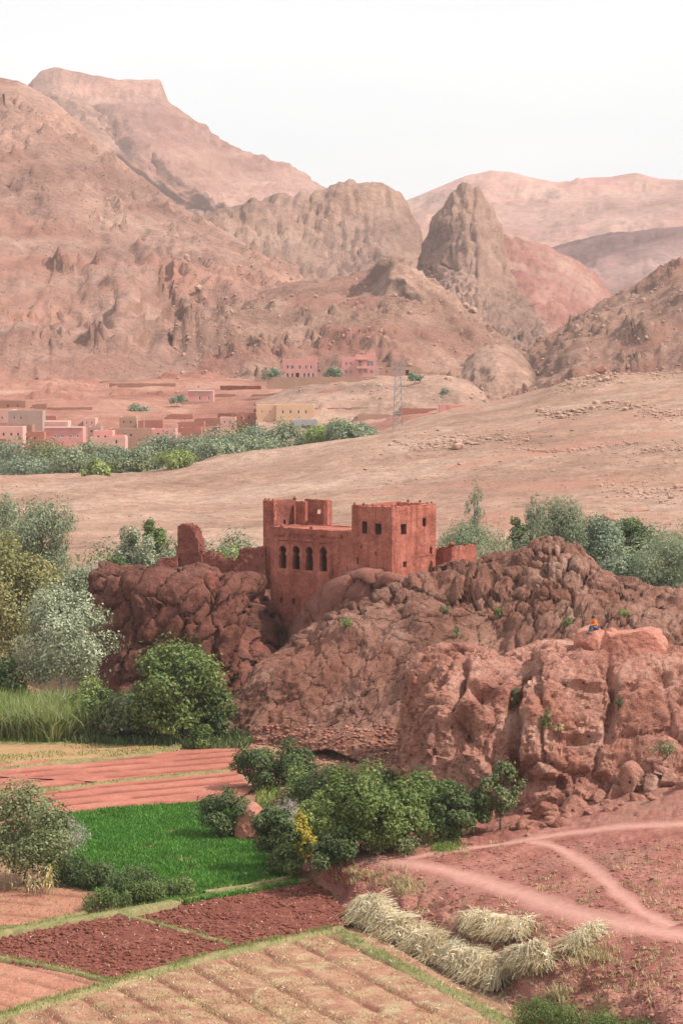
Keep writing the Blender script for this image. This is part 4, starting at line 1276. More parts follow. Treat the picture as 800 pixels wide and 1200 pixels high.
# arcaded front
FA = along(K2, E1, 316)
back = np.array([math.sin(A1), math.cos(A1)])
FB = TL + (K2 - TL) * 0.03 + back * .12
zf = zat(TL, 411, 623)
zf0 = zat(FA, 320, 755)
arch = [(326.2, 334.6, 639.5, 667), (341.7, 350.3, 640, 668), (357.3, 366, 640.7, 669), (373.6, 382.4, 641.5, 670)]
rec = [(a - 1.6, b_ + 1.6, c - 5.5, d_ + .5, 0.10) for a, b_, c, d_ in arch]
rec += [(a - 3.2 + j * 2.2, a - 1.9 + j * 2.2, c - 13, c - 9.2, 0.09) for a, b_, c, d_ in arch for j in range(6)]
rec += [(387 + j * 2.4, 388.3 + j * 2.4, 629, 633, 0.09) for j in range(6)]
wall("facade_wall", FA + back * .12, FB, zf0, zf, M['adobe'], kas,
     [(*a, 'arch') for a in arch] + [(327.7, 331, 700.5, 707), (342, 345.6, 701.5, 708), (399.5, 401, 627, 631)], seed=6, t=.6, recess=rec, res=.16)
p = along(K2, E1, 395)
q = along(K2, E1, 406)
wall("pilaster", p + back * .02, q + back * .02, zf0, zat(q, 400, 664), M['adobe'], kas, seed=9, t=.3)
FBk, FAk = FB + back * 6, FA + back * 6
wall("facade_wall", FAk, FA + back * .5, zf0, zf, M['adobe'], kas, seed=7, t=.6)
wall("facade_wall", FB + back * 6.2, FA + back * 6.2, zf0, zf, M['adobe'], kas, [(350, 380, 640, 668)], seed=8, t=.6)
slab("terrace_roof", [FA + back * .5 + (FB - FA) * .02, FB + back * .5, FB + back * 6.2, FA + back * 6.2 + (FB - FA) * .02], zf - .12, .3, M['adobe'], kas)
slab("inner_floor", [FA + back * .5 + (FB - FA) * .03, FB + back * .5, FB + back * 6.2, FA + back * 6.2 + (FB - FA) * .03], zat(FA, 330, 672), .3, M['adobe'], kas)
for px in (328, 362.5):
    pinnacle(along(K2, E1, px) + back * .4, zf, .5, .4)
# roof rooms behind the front
C0 = along(K2, E1, 321) + back * 1.6
C0 = along(C0, E1, 321)
CL, CR = along(C0, E1, 308.5), along(C0, E2, 347)
zr = zat(C0, 321, 587)
zrb = zat(CL, 309, 690)
wall("stair_tower_wall", CL, C0, zrb, zr, M['adobe'], kas, seed=11, t=.5)
wall("stair_tower_wall", C0, CR, zf - 1, zr, M['ruin'], kas, [(332, 335, 609, 614)], seed=12, t=.5, rough=.09)
wall("stair_tower_wall", CR, CR + (CL - C0), zf - 1, zr, M['adobe'], kas, seed=13, t=.4)
wall("stair_tower_wall", CR + (CL - C0), CL, zrb, zr, M['adobe'], kas, seed=14, t=.4)
slab("stair_tower_roof", [C0 + E1 * .1 + E2 * .1, CR + E1 * .1 - E2 * .1, CR + (CL - C0) * .93 - E2 * .1, CL - E1 * .1 + E2 * .1], zr - .3, .3, M['adobe'], kas)
for px in (309.5, 313.5, 318.5):
    pinnacle(along(C0, E1, px) + back * .25, zr, .3, .35)
pinnacle(along(C0, E2, 345.5), zr, .5, .4)
D0 = along(CR - E2 * .6 - E1 * .1, E1, 357.5)
wall("roof_room_wall", along(D0, E1, 346.5), D0, zf - 1, zat(D0, 357, 587.5), M['adobe'], kas, seed=15, t=.45)
R0 = along(D0 + back * 3.0, E1, 357)
R1 = along(D0 + back * 3.0, E1, 386.5)
zrr = zat(R1, 384, 586)
wall("roof_room_wall", R0, R1, zf - 1, zrr, M['adobe'], kas, [(369.5, 375.5, 597, 602.5)], seed=16, t=.4)
wall("roof_room_wall", along(R1 - back * 2.2 + E1 * .35, E1, 383.2), R1 + E1 * .0, zf - 1, zrr + .15, M['adobe'], kas, seed=17, t=.4)
# low walls right of the tower
Q0 = np.array(P(529, 640, 254.6))[:2]
QL, QR = along(Q0, E1, 519.5), along(Q0, E2, 558)
zq = zat(Q0, 529, 641)
wall("court_wall", QL, Q0, zq - 5, zq, M['adobe'], kas, seed=18, t=.4)
wall("court_wall", Q0, QR, zq - 5, zq, M['adobe'], kas, seed=19, t=.4, top=None, erode=.12)
S0 = np.array(P(521, 640, 257.5))[:2]
SL = along(S0, E1, 506)
wall("court_wall", SL, S0, zq - 5, zat(S0, 515, 641), M['adobe'], kas, seed=20, t=.4, top=[(0, zat(S0, 510, 642)), (.4, zat(S0, 514, 645)), (.7, zat(S0, 517, 643)), (1, zat(S0, 520, 640.5))])
pinnacle(Q0 + back * .3 + E1 * .2, zq, .8, .65)
pinnacle(along(Q0, E2, 543) + back * .2, zq, .4, .3)
pinnacle(along(Q0, E2, 556) + back * .2, zq, .5, .2)


# ruined walls on the left of the rock
def ruin(label, px0, px1, Y0, Y1, prof_, base, t=.9, seed=0):
    A, B = P(px0, 650, Y0)[:2], P(px1, 650, Y1)[:2]
    dd = B - A
    L = np.linalg.norm(dd)
    tp = []
    for px, py in prof_:
        q_ = along(A, dd / L, px, py)
        tp.append((float((q_ - A) @ dd / L / L), zat(q_, px, py)))
    tp.sort()
    r = root("ruined_wall", (*((A + B) / 2), zat((A + B) / 2, 250, base)), label, "ruined wall", "ruined walls beside the kasbah")
    wall("masonry", A, B, zat(A, px0, base), max(z for _, z in tp) + .01, M['ruin'], r, t=t, top=tp, res=.17, rough=.16, seed=seed, erode=0)
    # fallen stones along its top
    pts, sz = [], []
    rr = np.random.default_rng(seed)
    for _ in range(40):
        f = rr.uniform(0, 1)
        q_ = A + dd * f
        pts.append([q_[0] + rr.uniform(0, .5), q_[1] + rr.uniform(.1, .7), np.interp(f, [a for a, _ in tp], [z for _, z in tp]) - .05])
        sz.append(rr.uniform(.18, .42))
    o = scatter("coping_stones", np.array(pts) - np.array(r.location), sz, M['ruin'], seed)
    o.parent = r
    o['kind'] = 'stuff'
    return r


ruin("tall crumbling stub of a red mud tower standing alone on the rock", 205, 236, 263, 262, [(205, 656), (207.5, 640), (208.5, 617), (212, 614.5), (224, 616), (228, 621), (229.5, 631), (232.5, 633), (233, 645), (236, 652)], 672, 2.0, 31)
ruin("low rubble wall stepping down right of the tower stub", 230, 284, 262.5, 261.5, [(230, 638), (235, 644), (239, 651), (245, 645), (250, 656), (256, 648), (261, 659), (268, 653), (275, 658), (284, 657)], 672, 1.0, 32)
ruin("broken rough stone wall joining the kasbah's left corner", 275, 311, 261, 260.5, [(275, 657), (279, 652), (281, 644), (288, 641.5), (296, 643), (303, 641), (311, 641)], 690, .8, 33)
ruin("knee-high red wall remnant at the left lip of the cliff", 186, 209, 262, 262.5, [(186, 657), (192, 654), (200, 655.5), (209, 652)], 670, .8, 34)

# ------------------------------------------------------------------ fields
FZ = -40.0


def inpoly(x, y, poly):
    c = np.zeros(x.shape, bool)
    j = len(poly) - 1
    for i in range(len(poly)):
        xi, yi = poly[i]
        xj, yj = poly[j]
        c ^= ((yi > y) != (yj > y)) & (x < (xj - xi) * (y - yi) / (yj - yi + 1e-12) + xi)
        j = i
    return c


def fpoly(pxs, z=FZ):
    a = np.array(pxs, float)
    return PZ(a[:, 0], a[:, 1], z)[:, :2]


def field(name, m, pxs, z=FZ, res=.14, amp=.05, furrow=None, seed=0, cl=0.0, fwid=.1):
    pl = fpoly(pxs, z)
    pl = pl.mean(0) + (pl - pl.mean(0)) * 1.035
    lo, hi = pl.min(0), pl.max(0)
    xs = np.arange(lo[0] - res, hi[0] + res, res)
    ys = np.arange(lo[1] - res, hi[1] + res, res)
    X, Y = np.meshgrid(xs, ys)
    Zf = z + amp * fbm(np.stack([X * 1.4, Y * 1.4, 0 * X], -1), 5, seed, .6) + .06 * fbm(np.stack([X * .15, Y * .15, 0 * X], -1), 2, seed)
    if cl:
        f1, f2, _ = worley(np.stack([X * 2.4, Y * 2.4, 0 * X], -1), seed)
        Zf += cl * np.clip(.6 - f1, 0, 1)
    fw = np.zeros(X.shape)
    if furrow:
        (p0, p1), sp, fa = furrow
        w_ = fpoly([p0, p1], z)
        dd = w_[1] - w_[0]
        dd /= np.linalg.norm(dd)
        s_ = (X - w_[0, 0]) * -dd[1] + (Y - w_[0, 1]) * dd[0]
        s_ = s_ + .13 * fbm(np.stack([X * .3, Y * .3, 0 * X], -1), 3, seed + 4)
        ph = (s_ / sp) % 1.0
        fw = np.exp(-((ph - .5) / fwid) ** 2) * sstep(-.45, .1, fbm(np.stack([X * .35, Y * .35, 0 * X], -1), 3, seed + 6))
        Zf -= fa * np.exp(-((ph - .5) / fwid) ** 2) * (1 + .5 * fbm(np.stack([X, Y, 0 * X], -1), 3, seed + 5))
    idx = np.arange(X.size).reshape(X.shape)
    q = np.stack([idx[:-1, :-1], idx[:-1, 1:], idx[1:, 1:], idx[1:, :-1]], -1)
    k = inpoly(X[:-1, :-1] + res / 2, Y[:-1, :-1] + res / 2, pl)
    q = q[k]
    used, inv = np.unique(q, return_inverse=True)
    V = np.stack([X, Y, Zf], -1).reshape(-1, 3)[used]
    return put(name, mesh_np(name, V, inv.reshape(-1, 4), m, True, {'furrow': ('POINT', fw.ravel()[used])}), kind='structure'), pl


def blades(name, pts, h, wd, m, seed=0, lean=.35, kind='stuff', parent=None, **kw):
    r = np.random.default_rng(seed)
    n = len(pts)
    pts = np.asarray(pts, float)
    hh = h * r.uniform(.55, 1.25, n)
    a = r.uniform(0, 2 * np.pi, n)
    t = np.stack([np.cos(a), np.sin(a), 0 * a], 1) * (wd * r.uniform(.6, 1.4, n))[:, None] / 2
    bdir = r.uniform(0, 2 * np.pi, n)
    ln = (lean * hh * r.uniform(.2, 1.3, n))[:, None]
    l3 = np.stack([np.cos(bdir), np.sin(bdir), 0 * a], 1) * ln
    mid = pts + l3 * .35 + np.array([0, 0, 1.]) * (hh * .6)[:, None]
    top = pts + l3 + np.array([0, 0, 1.]) * hh[:, None]
    V = np.stack([pts - t, pts + t, mid + t * .8, mid - t * .8, top], 1).reshape(-1, 3)
    i = np.arange(n)[:, None] * 5
    q = i + np.array([[0, 1, 2, 3]])
    tr = i + np.array([[3, 2, 4]])
    if parent is not None:
        V = V - np.array(parent.location)
    rn = r.random(n)
    me = mesh_np(name, V, [q, tr], m, True, {'rnd': ('POINT', np.repeat(rn, 5))})
    return put(name, me, parent, kind=kind, **kw)


def rand_in(pl, n, seed, z=FZ):
    r = np.random.default_rng(seed)
    lo, hi = pl.min(0), pl.max(0)
    p = r.uniform(lo, hi, (n * 4, 2))
    p = p[inpoly(p[:, 0], p[:, 1], pl)][:n]
    return np.c_[p, np.full(len(p), z)]


def polyline(pts, step):
    pts = np.asarray(pts, float)
    for _ in range(2):                      # corner rounding
        q = [pts[0]]
        for a, c in zip(pts[:-1], pts[1:]):
            q += [a * .75 + c * .25, a * .25 + c * .75]
        q.append(pts[-1])
        pts = np.array(q)
    dd = np.r_[0, np.cumsum(np.linalg.norm(np.diff(pts, axis=0), axis=1))]
    s_ = np.arange(0, dd[-1], step)
    return np.stack([np.interp(s_, dd, pts[:, i]) for i in range(pts.shape[1])], 1)


def bund(pxs, wd, ht, z=FZ, seed=0, grass=26, gm='grass', gh=.22, name="field_bund"):
    c = polyline(PZ(*np.array(pxs, float).T, z)[:, :2], .25)
    dd = np.gradient(c, axis=0)
    dd /= np.linalg.norm(dd, axis=1, keepdims=True)
    nn_ = np.stack([-dd[:, 1], dd[:, 0]], 1)
    u = np.linspace(-1, 1, 9)
    wv = wd / 2 * (1 + .35 * fbm(np.stack([c[:, 0] * .6, c[:, 1] * .6, 0 * c[:, 0]], 1), 3, seed))
    V = c[:, None] + nn_[:, None] * (u[None, :, None] * wv[:, None, None])
    Zb = z - .3 + (ht + .24) * (1 - u[None] ** 4) + 0 * V[..., 0]
    V3 = np.concatenate([V, Zb[..., None]], -1)
    V3[..., 2] += .07 * fbm(V3 * 1.8, 4, seed)
    put(name, mesh_np(name, V3.reshape(-1, 3), grid_faces(*V3.shape[:2], flip=True), M['bund']), kind='structure')
    if grass:
        r = np.random.default_rng(seed)
        n = int(len(c) * .25 * grass * wd)
        i = r.integers(0, len(c), n)
        uu = np.clip(r.normal(0, .5, n), -1, 1)
        dens = fbm(np.c_[c[i] * .5, uu], 3, seed + 9)
        kk = dens > -.28
        i, uu = i[kk], uu[kk]
        p = c[i] + nn_[i] * (uu * wv[i])[:, None] + r.normal(0, .08, (len(i), 2))
        blades("bund_grass", np.c_[p, z - .3 + (ht + .24) * (1 - uu ** 4)], gh, .035, LEAF[gm], seed, .6)


_, pl = field("stubble_field", M['soil_stubble'], [(-40, 1203), (200, 1140), (400, 1091), (440, 1100), (520, 1150), (600, 1198), (640, 1240), (-40, 1240)], res=.12, amp=.07, furrow=(((205, 1140), (290, 1190)), 2.9, .16), seed=1, fwid=.10)
p = rand_in(pl, 30000, 3)
p = p[fbm(p * np.array([.5, .5, 0]) + 3, 3, 5) > -.12]
blades("stubble", p, .15, .026, LEAF['dry'], 4, 1.3)
blades("straw_litter", rand_in(pl, 1300, 44) + [0, 0, .08], .1, .045, M['straw'], 45, 3.2)
p = rand_in(pl, 5000, 8)
p = p[fbm(p * np.array([.25, .25, 0]) + 9, 3, 6) > .08]
blades("stubble_weeds", p, .14, .05, LEAF['grass'], 6, .8)
_, pl = field("ploughed_field", M['soil_dark'], [(150, 1079), (235, 1058), (343, 1036), (372, 1036), (410, 1078), (398, 1086), (278, 1112)], res=.1, amp=.12, seed=2, cl=.2)
cl1 = pl
_, pl = field("ploughed_field", M['soil_dark'], [(-20, 1106), (60, 1088), (138, 1074), (272, 1109), (132, 1150), (-20, 1120)], res=.1, amp=.12, seed=3, cl=.2)
pts = np.concatenate([rand_in(cl1, 2600, 11), rand_in(pl, 2600, 12)])
scatter("soil_clods", pts, np.random.default_rng(4).gamma(3, .055, len(pts)) + .08, M['clod'], 9, .8)
pts = np.concatenate([rand_in(cl1, 260, 21), rand_in(pl, 200, 22)])
blades("straw_litter", pts + [0, 0, .1], .1, .04, M['straw'], 5, 3)
_, pl = field("corner_field", M['soil_pink'], [(-30, 1128), (0, 1127), (128, 1151), (60, 1175), (-30, 1196)], amp=.08, furrow=(((0, 1150), (60, 1165)), 2.2, .12), seed=4, cl=.08)
blades("stubble", rand_in(pl, 900, 31), .12, .03, LEAF['dry'], 14, 1.4)
_, pl = field("garden_field", M['soil_pink'], [(-30, 1036), (40, 1038), (118, 1046), (98, 1072), (-30, 1096)], amp=.06, furrow=(((0, 1062), (80, 1070)), 3.2, .16), seed=5)
blades("sparse_weeds", rand_in(pl, 1300, 33), .13, .04, LEAF['grass'], 15, .8)
_, palf = field("alfalfa_soil", M['soil_pink'], [(60, 960), (130, 950), (262, 942), (330, 985), (345, 1036), (230, 1056), (150, 1058), (60, 1020)], amp=.04, seed=6)
p = rand_in(palf, 85000, 41)
p = p[fbm(p * np.array([.5, .5, 0]), 4, 17) + .25 * np.random.default_rng(3).normal(size=len(p)) > -.42]
hgt = 1 + .35 * fbm(p * np.array([.35, .35, 0]), 3, 7)
blades("alfalfa", p, .34, .085, LEAF['alfalfa'], 16, .55)
_, pl = field("furrowed_field", M['soil_red'], [(-40, 905), (130, 917), (272, 904), (290, 925), (262, 944), (130, 952), (60, 962), (-40, 965)], amp=.04, furrow=(((60, 940), (260, 920)), 2.9, .13), seed=7, fwid=.17)
_, pl2 = field("furrowed_field", M['soil_red'], [(-40, 897), (80, 890), (200, 880), (290, 877), (290, 906), (272, 903), (130, 916), (-40, 907)], amp=.04, furrow=(((0, 903), (240, 885)), 2.7, .13), seed=8, fwid=.17)
_, pl3 = field("tan_field", M['soil_tan'], [(-60, 899), (80, 891), (200, 881), (215, 872), (150, 862), (-60, 862)], amp=.05, furrow=(((0, 880), (150, 876)), 3.0, .15), seed=9)
p = rand_in(pl3, 5000, 51)
blades("field_weeds", p[fbm(p * np.array([.12, .3, 0]), 3, 8) > -.05], .2, .08, LEAF['grass'], 17, .6)

bund([(-30, 1208), (0, 1192), (130, 1155), (275, 1114), (400, 1089)], 1.15, .3, seed=1, grass=60, gh=.26)
bund([(-30, 1100), (60, 1083), (140, 1070), (230, 1053), (345, 1034), (372, 1030)], 1.1, .3, seed=2, grass=34, gh=.2)
bund([(-30, 1092), (40, 1084), (100, 1070)], .7, .2, seed=3, grass=30)
bund([(140, 1072), (205, 1090), (275, 1109)], .75, .25, seed=4, grass=50)
bund([(-20, 1121), (60, 1134), (135, 1153)], .8, .25, seed=5, grass=50)
bund([(-40, 932), (60, 926), (130, 917), (272, 903)], 1.0, .2, seed=6, grass=30)
bund([(-40, 905), (80, 893), (190, 883), (215, 872)], 1.1, .2, seed=7, grass=22, gm='dry')
bund([(396, 1091), (430, 1110), (480, 1136), (530, 1164), (580, 1190), (620, 1220)], 1.6, .15, seed=10, grass=30, gh=.22)
bund([(240, 1050), (300, 1041), (345, 1031), (370, 1022)], .8, .45, seed=8, grass=24, gm='dry', gh=.16)
bund([(-40, 870), (60, 872), (130, 866), (215, 868)], 2.0, .25, seed=9, grass=34, gh=.4)

# ------------------------------------------------------------------ footpaths on the red slope


def footpath(cpt, wd, seed=0):
    c = smooth1(polyline(cpt[:, :2], .3), 12, 0)
    dd = np.gradient(c, axis=0)
    dd /= np.linalg.norm(dd, axis=1, keepdims=True)
    nn_ = np.stack([-dd[:, 1], dd[:, 0]], 1)
    u = np.linspace(-1, 1, 17)
    s_ = np.arange(len(c)) * .3
    wv = wd / 2 * (1 + .4 * fbm(np.stack([s_ * .3, 0 * s_, 0 * s_ + seed], 1), 3, seed))
    XY = c[:, None] + nn_[:, None] * (u[None, :, None] * wv[:, None, None])
    XY = XY + .18 * np.stack([vnoise(np.concatenate([XY * 1.1, 0 * XY[..., :1]], -1), 5), vnoise(np.concatenate([XY * 1.1, 0 * XY[..., :1]], -1), 6)], -1) * np.abs(u)[None, :, None]
    V = np.zeros((*XY.shape[:2], 3))
    keep = np.ones(XY.shape[:2], bool)
    for i in range(V.shape[0]):
        for j in range(V.shape[1]):
            ok, l_, _, _ = slope.ray_cast(Vector((XY[i, j, 0], XY[i, j, 1], 100)), Vector((0, 0, -1)))
            keep[i, j] = ok
            V[i, j] = l_ if ok else (XY[i, j, 0], XY[i, j, 1], -38)
    V[..., 2] += .035 - .05 * np.abs(u[None]) ** 3
    q = grid_faces(*V.shape[:2], flip=True)
    q = q[keep.ravel()[q].all(1)]
    me = mesh_np("footpath", V.reshape(-1, 3), q, M['path'], True, {'edge': ('POINT', np.broadcast_to(np.abs(u)[None] ** 1.3 * .62, V.shape[:2]).ravel())})
    put("footpath", me, kind='structure')


for i_, (cpt, wd_) in enumerate(PATH_C):
    footpath(cpt, wd_, i_ + 1)
bpy.context.view_layer.update()
DG = bpy.context.evaluated_depsgraph_get()
# ------------------------------------------------------------------ trees and shrubs


def leaf_quads(pos, nrm, size, aspect, seed, droop=0.0, upright=0.0):
    r = np.random.default_rng(seed)
    n = len(pos)
    rv = r.normal(size=(n, 3))
    if upright:
        rv = rv * (1 - upright) + np.array([0, 0, 2.5]) * upright
    rv[:, 2] -= droop
    t = rv - nrm * (rv * nrm).sum(1, keepdims=True)
    t /= np.linalg.norm(t, axis=1, keepdims=True) + 1e-9
    s_ = np.cross(nrm, t)
    L = (size * r.uniform(.6, 1.35, n))[:, None]
    W_ = L * aspect
    V = np.stack([pos - t * L * .5, pos + s_ * W_ * .5 + nrm * L * .06, pos + t * L * .5 - nrm * L * .08, pos - s_ * W_ * .5 + nrm * L * .06], 1).reshape(-1, 3)
    q = np.arange(n * 4).reshape(n, 4)
    return V, q


def crown_shape(h, w_, seed, nclump, n, zlo=.22, taper=.25, clump=.24, lumpy=.25, upz=0.0):
    """clump centres and leaf positions; local coordinates with the foot of the stem at the origin"""
    r = np.random.default_rng(seed)
    u = r.normal(size=(nclump, 3))
    u /= np.linalg.norm(u, axis=1, keepdims=True)
    rad = r.uniform(.25, 1, nclump) ** .5
    u = u * rad[:, None]
    ph = r.uniform(0, 6.28, 3)
    az = np.arctan2(u[:, 1], u[:, 0])
    lob = 1 + lumpy * (np.sin(2 * az + ph[0]) * .5 + np.sin(3 * az + ph[1] + u[:, 2] * 2) * .5)
    zc = (zlo + 1) / 2 * h
    zr = (1 - zlo) / 2 * h * .88
    nar = 1 - taper * np.clip(u[:, 2], -1, 1)
    c = np.stack([u[:, 0] * w_ / 2 * .82 * lob * nar, u[:, 1] * w_ / 2 * .82 * lob * nar, zc + u[:, 2] * zr * (1 + .12 * np.sin(az * 2 + ph[2]))], 1)
    cr_ = clump * w_ * r.uniform(.55, 1.1, nclump) * .95
    i = r.choice(nclump, n, p=cr_ ** 2 / (cr_ ** 2).sum())
    v = r.normal(size=(n, 3))
    v /= np.linalg.norm(v, axis=1, keepdims=True)
    rr = r.uniform(.2, 1, n) ** .45
    pos = c[i] + v * (cr_[i] * rr)[:, None] * np.array([1, 1, .8 + 1.3 * upz])
    stray = r.random(n) < .09                      # sprays reaching out of the crown
    pos = np.where(stray[:, None], np.array([0, 0, zc]) + (pos - np.array([0, 0, zc])) * r.uniform(1.05, 1.28, n)[:, None], pos)
    pos[:, 2] = np.maximum(pos[:, 2], .05)
    out = pos - np.array([0, 0, zc])
    out /= np.linalg.norm(out, axis=1, keepdims=True) + 1e-9
    nr = v * .55 + out * .35 + np.array([0, 0, .35]) + r.normal(size=(n, 3)) * .45
    nr /= np.linalg.norm(nr, axis=1, keepdims=True)
    return c, cr_, i, pos, nr


def plant(name, label, cat, foot, h, w_, leaf='walnut', n=4500, size=.28, aspect=.6, nclump=34, seed=0, zlo=.2, taper=.25, trunk=None, bark='bark',
          droop=.3, upright=0.0, lumpy=.25, clump=.24, group=None, limbs=10, stemname="trunk"):
    rt = root(name, foot, label, cat, group)
    r = np.random.default_rng(seed + 1)
    c, cr_, ii, pos, nr = crown_shape(h, w_, seed, nclump, n, zlo, taper, clump, lumpy, upright if h > w_ * 1.2 else upright * .4)
    V, q = leaf_quads(pos, nr, size, aspect, seed, droop, upright)
    tone = np.clip(.55 + .42 * (_h(ii, ii, ii, seed + 3) - .5) + .28 * r.normal(size=len(pos)), 0, 1)
    put("crown", mesh_np("crown", V, q, LEAF[leaf], True, {'rnd': ('POINT', np.repeat(tone, 4))}), rt)
    mb = MB()
    tr = trunk or max(.06, h * .018)
    fork = np.array([r.normal() * .03 * w_, r.normal() * .03 * w_, max(.15, zlo + .1) * h])
    mid = fork * .5 + np.array([r.normal() * .02 * w_, r.normal() * .02 * w_, 0])
    mb.tube([(0, 0, -.6), mid, fork], [tr * 1.25, tr, tr * .85], 7)
    order = np.argsort(-c[:, 2] + r.normal(size=len(c)) * h * .3)[:limbs]
    for k in order:
        e = c[k]
        m1 = fork + (e - fork) * .5 + np.array([0, 0, -.04 * h]) + r.normal(size=3) * .03 * w_
        mb.tube([fork - [0, 0, .1], m1, e], [tr * .6, tr * .35, tr * .1], 5, False)
        for _ in range(2):
            e2 = c[r.integers(len(c))] * .5 + e * .5
            mb.tube([m1, (m1 + e2) / 2 + r.normal(size=3) * .02 * w_, e2], [tr * .3, tr * .2, tr * .06], 4, False)
    put(stemname, mb.mesh(stemname, M[bark], smooth=True), rt)
    return rt


def Zp(px, py, z=-40.0):
    return PZ(px, py, z)


def tree_at(foot, hpx, wpx, *a, **k):
    """size given in picture pixels at the tree's own distance"""
    mpp = foot[1] / F
    return a, k, hpx * mpp, wpx * mpp


def T(name, label, cat, foot, hpx, wpx, leaf, n, size, **k):
    mpp = foot[1] / F
    return plant(name, label, cat, foot, hpx * mpp * 1.04, wpx * mpp * 1.06, leaf, int(n * 1.5), size * .95, **k)


# left bank, near to far
T("walnut_tree", "big rounded bright green tree at the foot of the kasbah cliff", "tree", Zp(212, 868), 116, 118, 'walnut', 10500, .40, nclump=80, seed=101, zlo=.02, taper=.12, aspect=.62, clump=.17, lumpy=.3)
T("bush", "grey-green bush left of the big rounded green tree", "bush", Zp(160, 867), 62, 78, 'olive', 3600, .40, nclump=22, seed=102, zlo=.05)
T("bush", "dark low bush in the shade right of the big rounded tree", "bush", Zp(253, 866), 55, 50, 'deep', 2200, .36, nclump=16, seed=103, zlo=.05)
T("bush", "small yellowish green bush in front of the big rounded tree", "bush", Zp(196, 873), 26, 28, 'lime', 900, .28, nclump=10, seed=104, zlo=.02)
T("bush", "small green scrub at the right end of the far furrowed field", "bush", Zp(240, 874), 20, 44, 'walnut', 900, .26, nclump=10, seed=105, zlo=.02)
T("bush", "dark undergrowth bush between the cane bed and the cliff", "bush", Zp(125, 864), 52, 55, 'deep', 2600, .38, nclump=18, seed=106, zlo=.03)
T("poplar_tree", "tall silvery white-leaved tree with pale trunk left of the kasbah cliff", "tree", Zp(74, 838), 158, 118, 'silver', 10500, .36, nclump=60, seed=107, zlo=.2, taper=.22, bark='pale_bark', aspect=.6, clump=.19, lumpy=.4)
T("autumn_tree", "broad yellowing tree at the left edge behind the silvery tree", "tree", at(8, 265), 160, 100, 'yellow', 6500, .42, nclump=44, seed=108, zlo=.15, lumpy=.35)
T("bush", "rounded dark green bush behind the canes at the left edge", "bush", Zp(4, 845), 66, 66, 'deep', 3000, .40, nclump=20, seed=109, zlo=.03)
T("bush", "lime green bush at the right end of the cane bed", "bush", Zp(103, 862), 60, 56, 'lime', 2600, .34, nclump=20, seed=110, zlo=.04, upright=.3)
T("tamarisk_tree", "grey-green feathery tree highest in the clump at the upper left", "tree", at(46, 315), 108, 90, 'tamarisk', 6000, .55, nclump=40, seed=111, zlo=.1, upright=.55, aspect=.3, lumpy=.4)
T("tamarisk_tree", "hazy grey-green tree cut by the left edge above the yellowing tree", "tree", at(-4, 325), 92, 80, 'tamarisk', 4500, .55, nclump=32, seed=112, zlo=.1, upright=.5, aspect=.3)
T("tamarisk_tree", "grey-green tree between the silvery tree and the upper left clump", "tree", at(90, 285), 72, 66, 'tamarisk', 4200, .48, nclump=30, seed=113, zlo=.08, upright=.4, aspect=.35)
T("bush", "pale grey leafless brush pile of a bush beside the upper left clump", "bush", at(104, 300), 58, 50, 'dead', 2600, .5, nclump=18, seed=114, zlo=.05, upright=.5, aspect=.14, bark='twig')
T("willow_tree", "small grey willow standing left of the tower stub", "tree", at(158, 318), 72, 44, 'silver', 3000, .42, nclump=22, seed=115, zlo=.15, upright=.2)
T("young_tree", "small green tree with visible trunk beside the grey willow", "tree", at(181, 322), 70, 32, 'walnut', 1700, .42, nclump=16, seed=116, zlo=.35)
T("bush", "dark round bush on the valley floor left of the grey willow", "bush", at(132, 312), 40, 40, 'deep', 1800, .42, nclump=14, seed=117, zlo=.02)
T("bush", "hazy olive bush just left of the tower stub", "bush", at(200, 310), 48, 44, 'tamarisk', 2200, .42, nclump=16, seed=118, zlo=.05)
T("bush", "broad bush on the valley floor behind the left cliff corner", "bush", at(140, 292), 40, 70, 'tamarisk', 2600, .4, nclump=20, seed=119, zlo=.02)
T("lime_tree", "bright light green tree top showing between tower stub and kasbah", "tree", at(272, 300), 66, 84, 'lime', 4200, .40, nclump=28, seed=120, zlo=.1)
# behind the kasbah, right
T("tamarisk_tree", "feathery grey-green tree just right of the kasbah's low wall", "tree", at(548, 305), 76, 72, 'tamarisk', 6800, .40, nclump=32, seed=121, zlo=.05, upright=.6, aspect=.28, lumpy=.45)
T("sapling", "thin wispy sapling poking above the trees right of the kasbah", "tree", at(556, 312), 112, 22, 'tamarisk', 500, .5, nclump=12, seed=122, zlo=.35, upright=.7, aspect=.22, limbs=8, bark='twig')
T("bush", "yellow-green bush between the feathery trees behind the rocky ridge", "bush", at(596, 292), 66, 62, 'pale', 3600, .5, nclump=24, seed=123, zlo=.02, upright=.6, aspect=.2)
T("poplar_tree", "tallest grey-green poplar behind the rocky ridge", "tree", at(660, 310), 90, 64, 'tamarisk', 7600, .40, nclump=36, seed=124, zlo=.08, upright=.55, aspect=.3, taper=.5, lumpy=.4)
T("sapling", "slim grey sapling left of the tallest poplar", "tree", at(626, 318), 84, 24, 'tamarisk', 700, .5, nclump=12, seed=125, zlo=.3, upright=.6, aspect=.25, bark='twig')
T("tamarisk_tree", "darker green tree right of the tallest poplar", "tree", at(700, 312), 58, 66, 'village', 6400, .40, nclump=30, seed=126, zlo=.04, upright=.3)
T("bush", "dark green bush at the foot of the red ledge", "bush", at(738, 318), 52, 50, 'deep', 2200, .42, nclump=16, seed=127, zlo=.02)
T("willow_tree", "silvery willow at the right edge behind the rocky ridge", "tree", at(780, 298), 72, 84, 'tamarisk', 7000, .40, nclump=34, seed=128, zlo=.05, upright=.4, aspect=.32)
T("bush", "dark bush tucked left of the silvery willow", "bush", at(728, 296), 54, 60, 'village', 2600, .42, nclump=16, seed=129, zlo=.02)
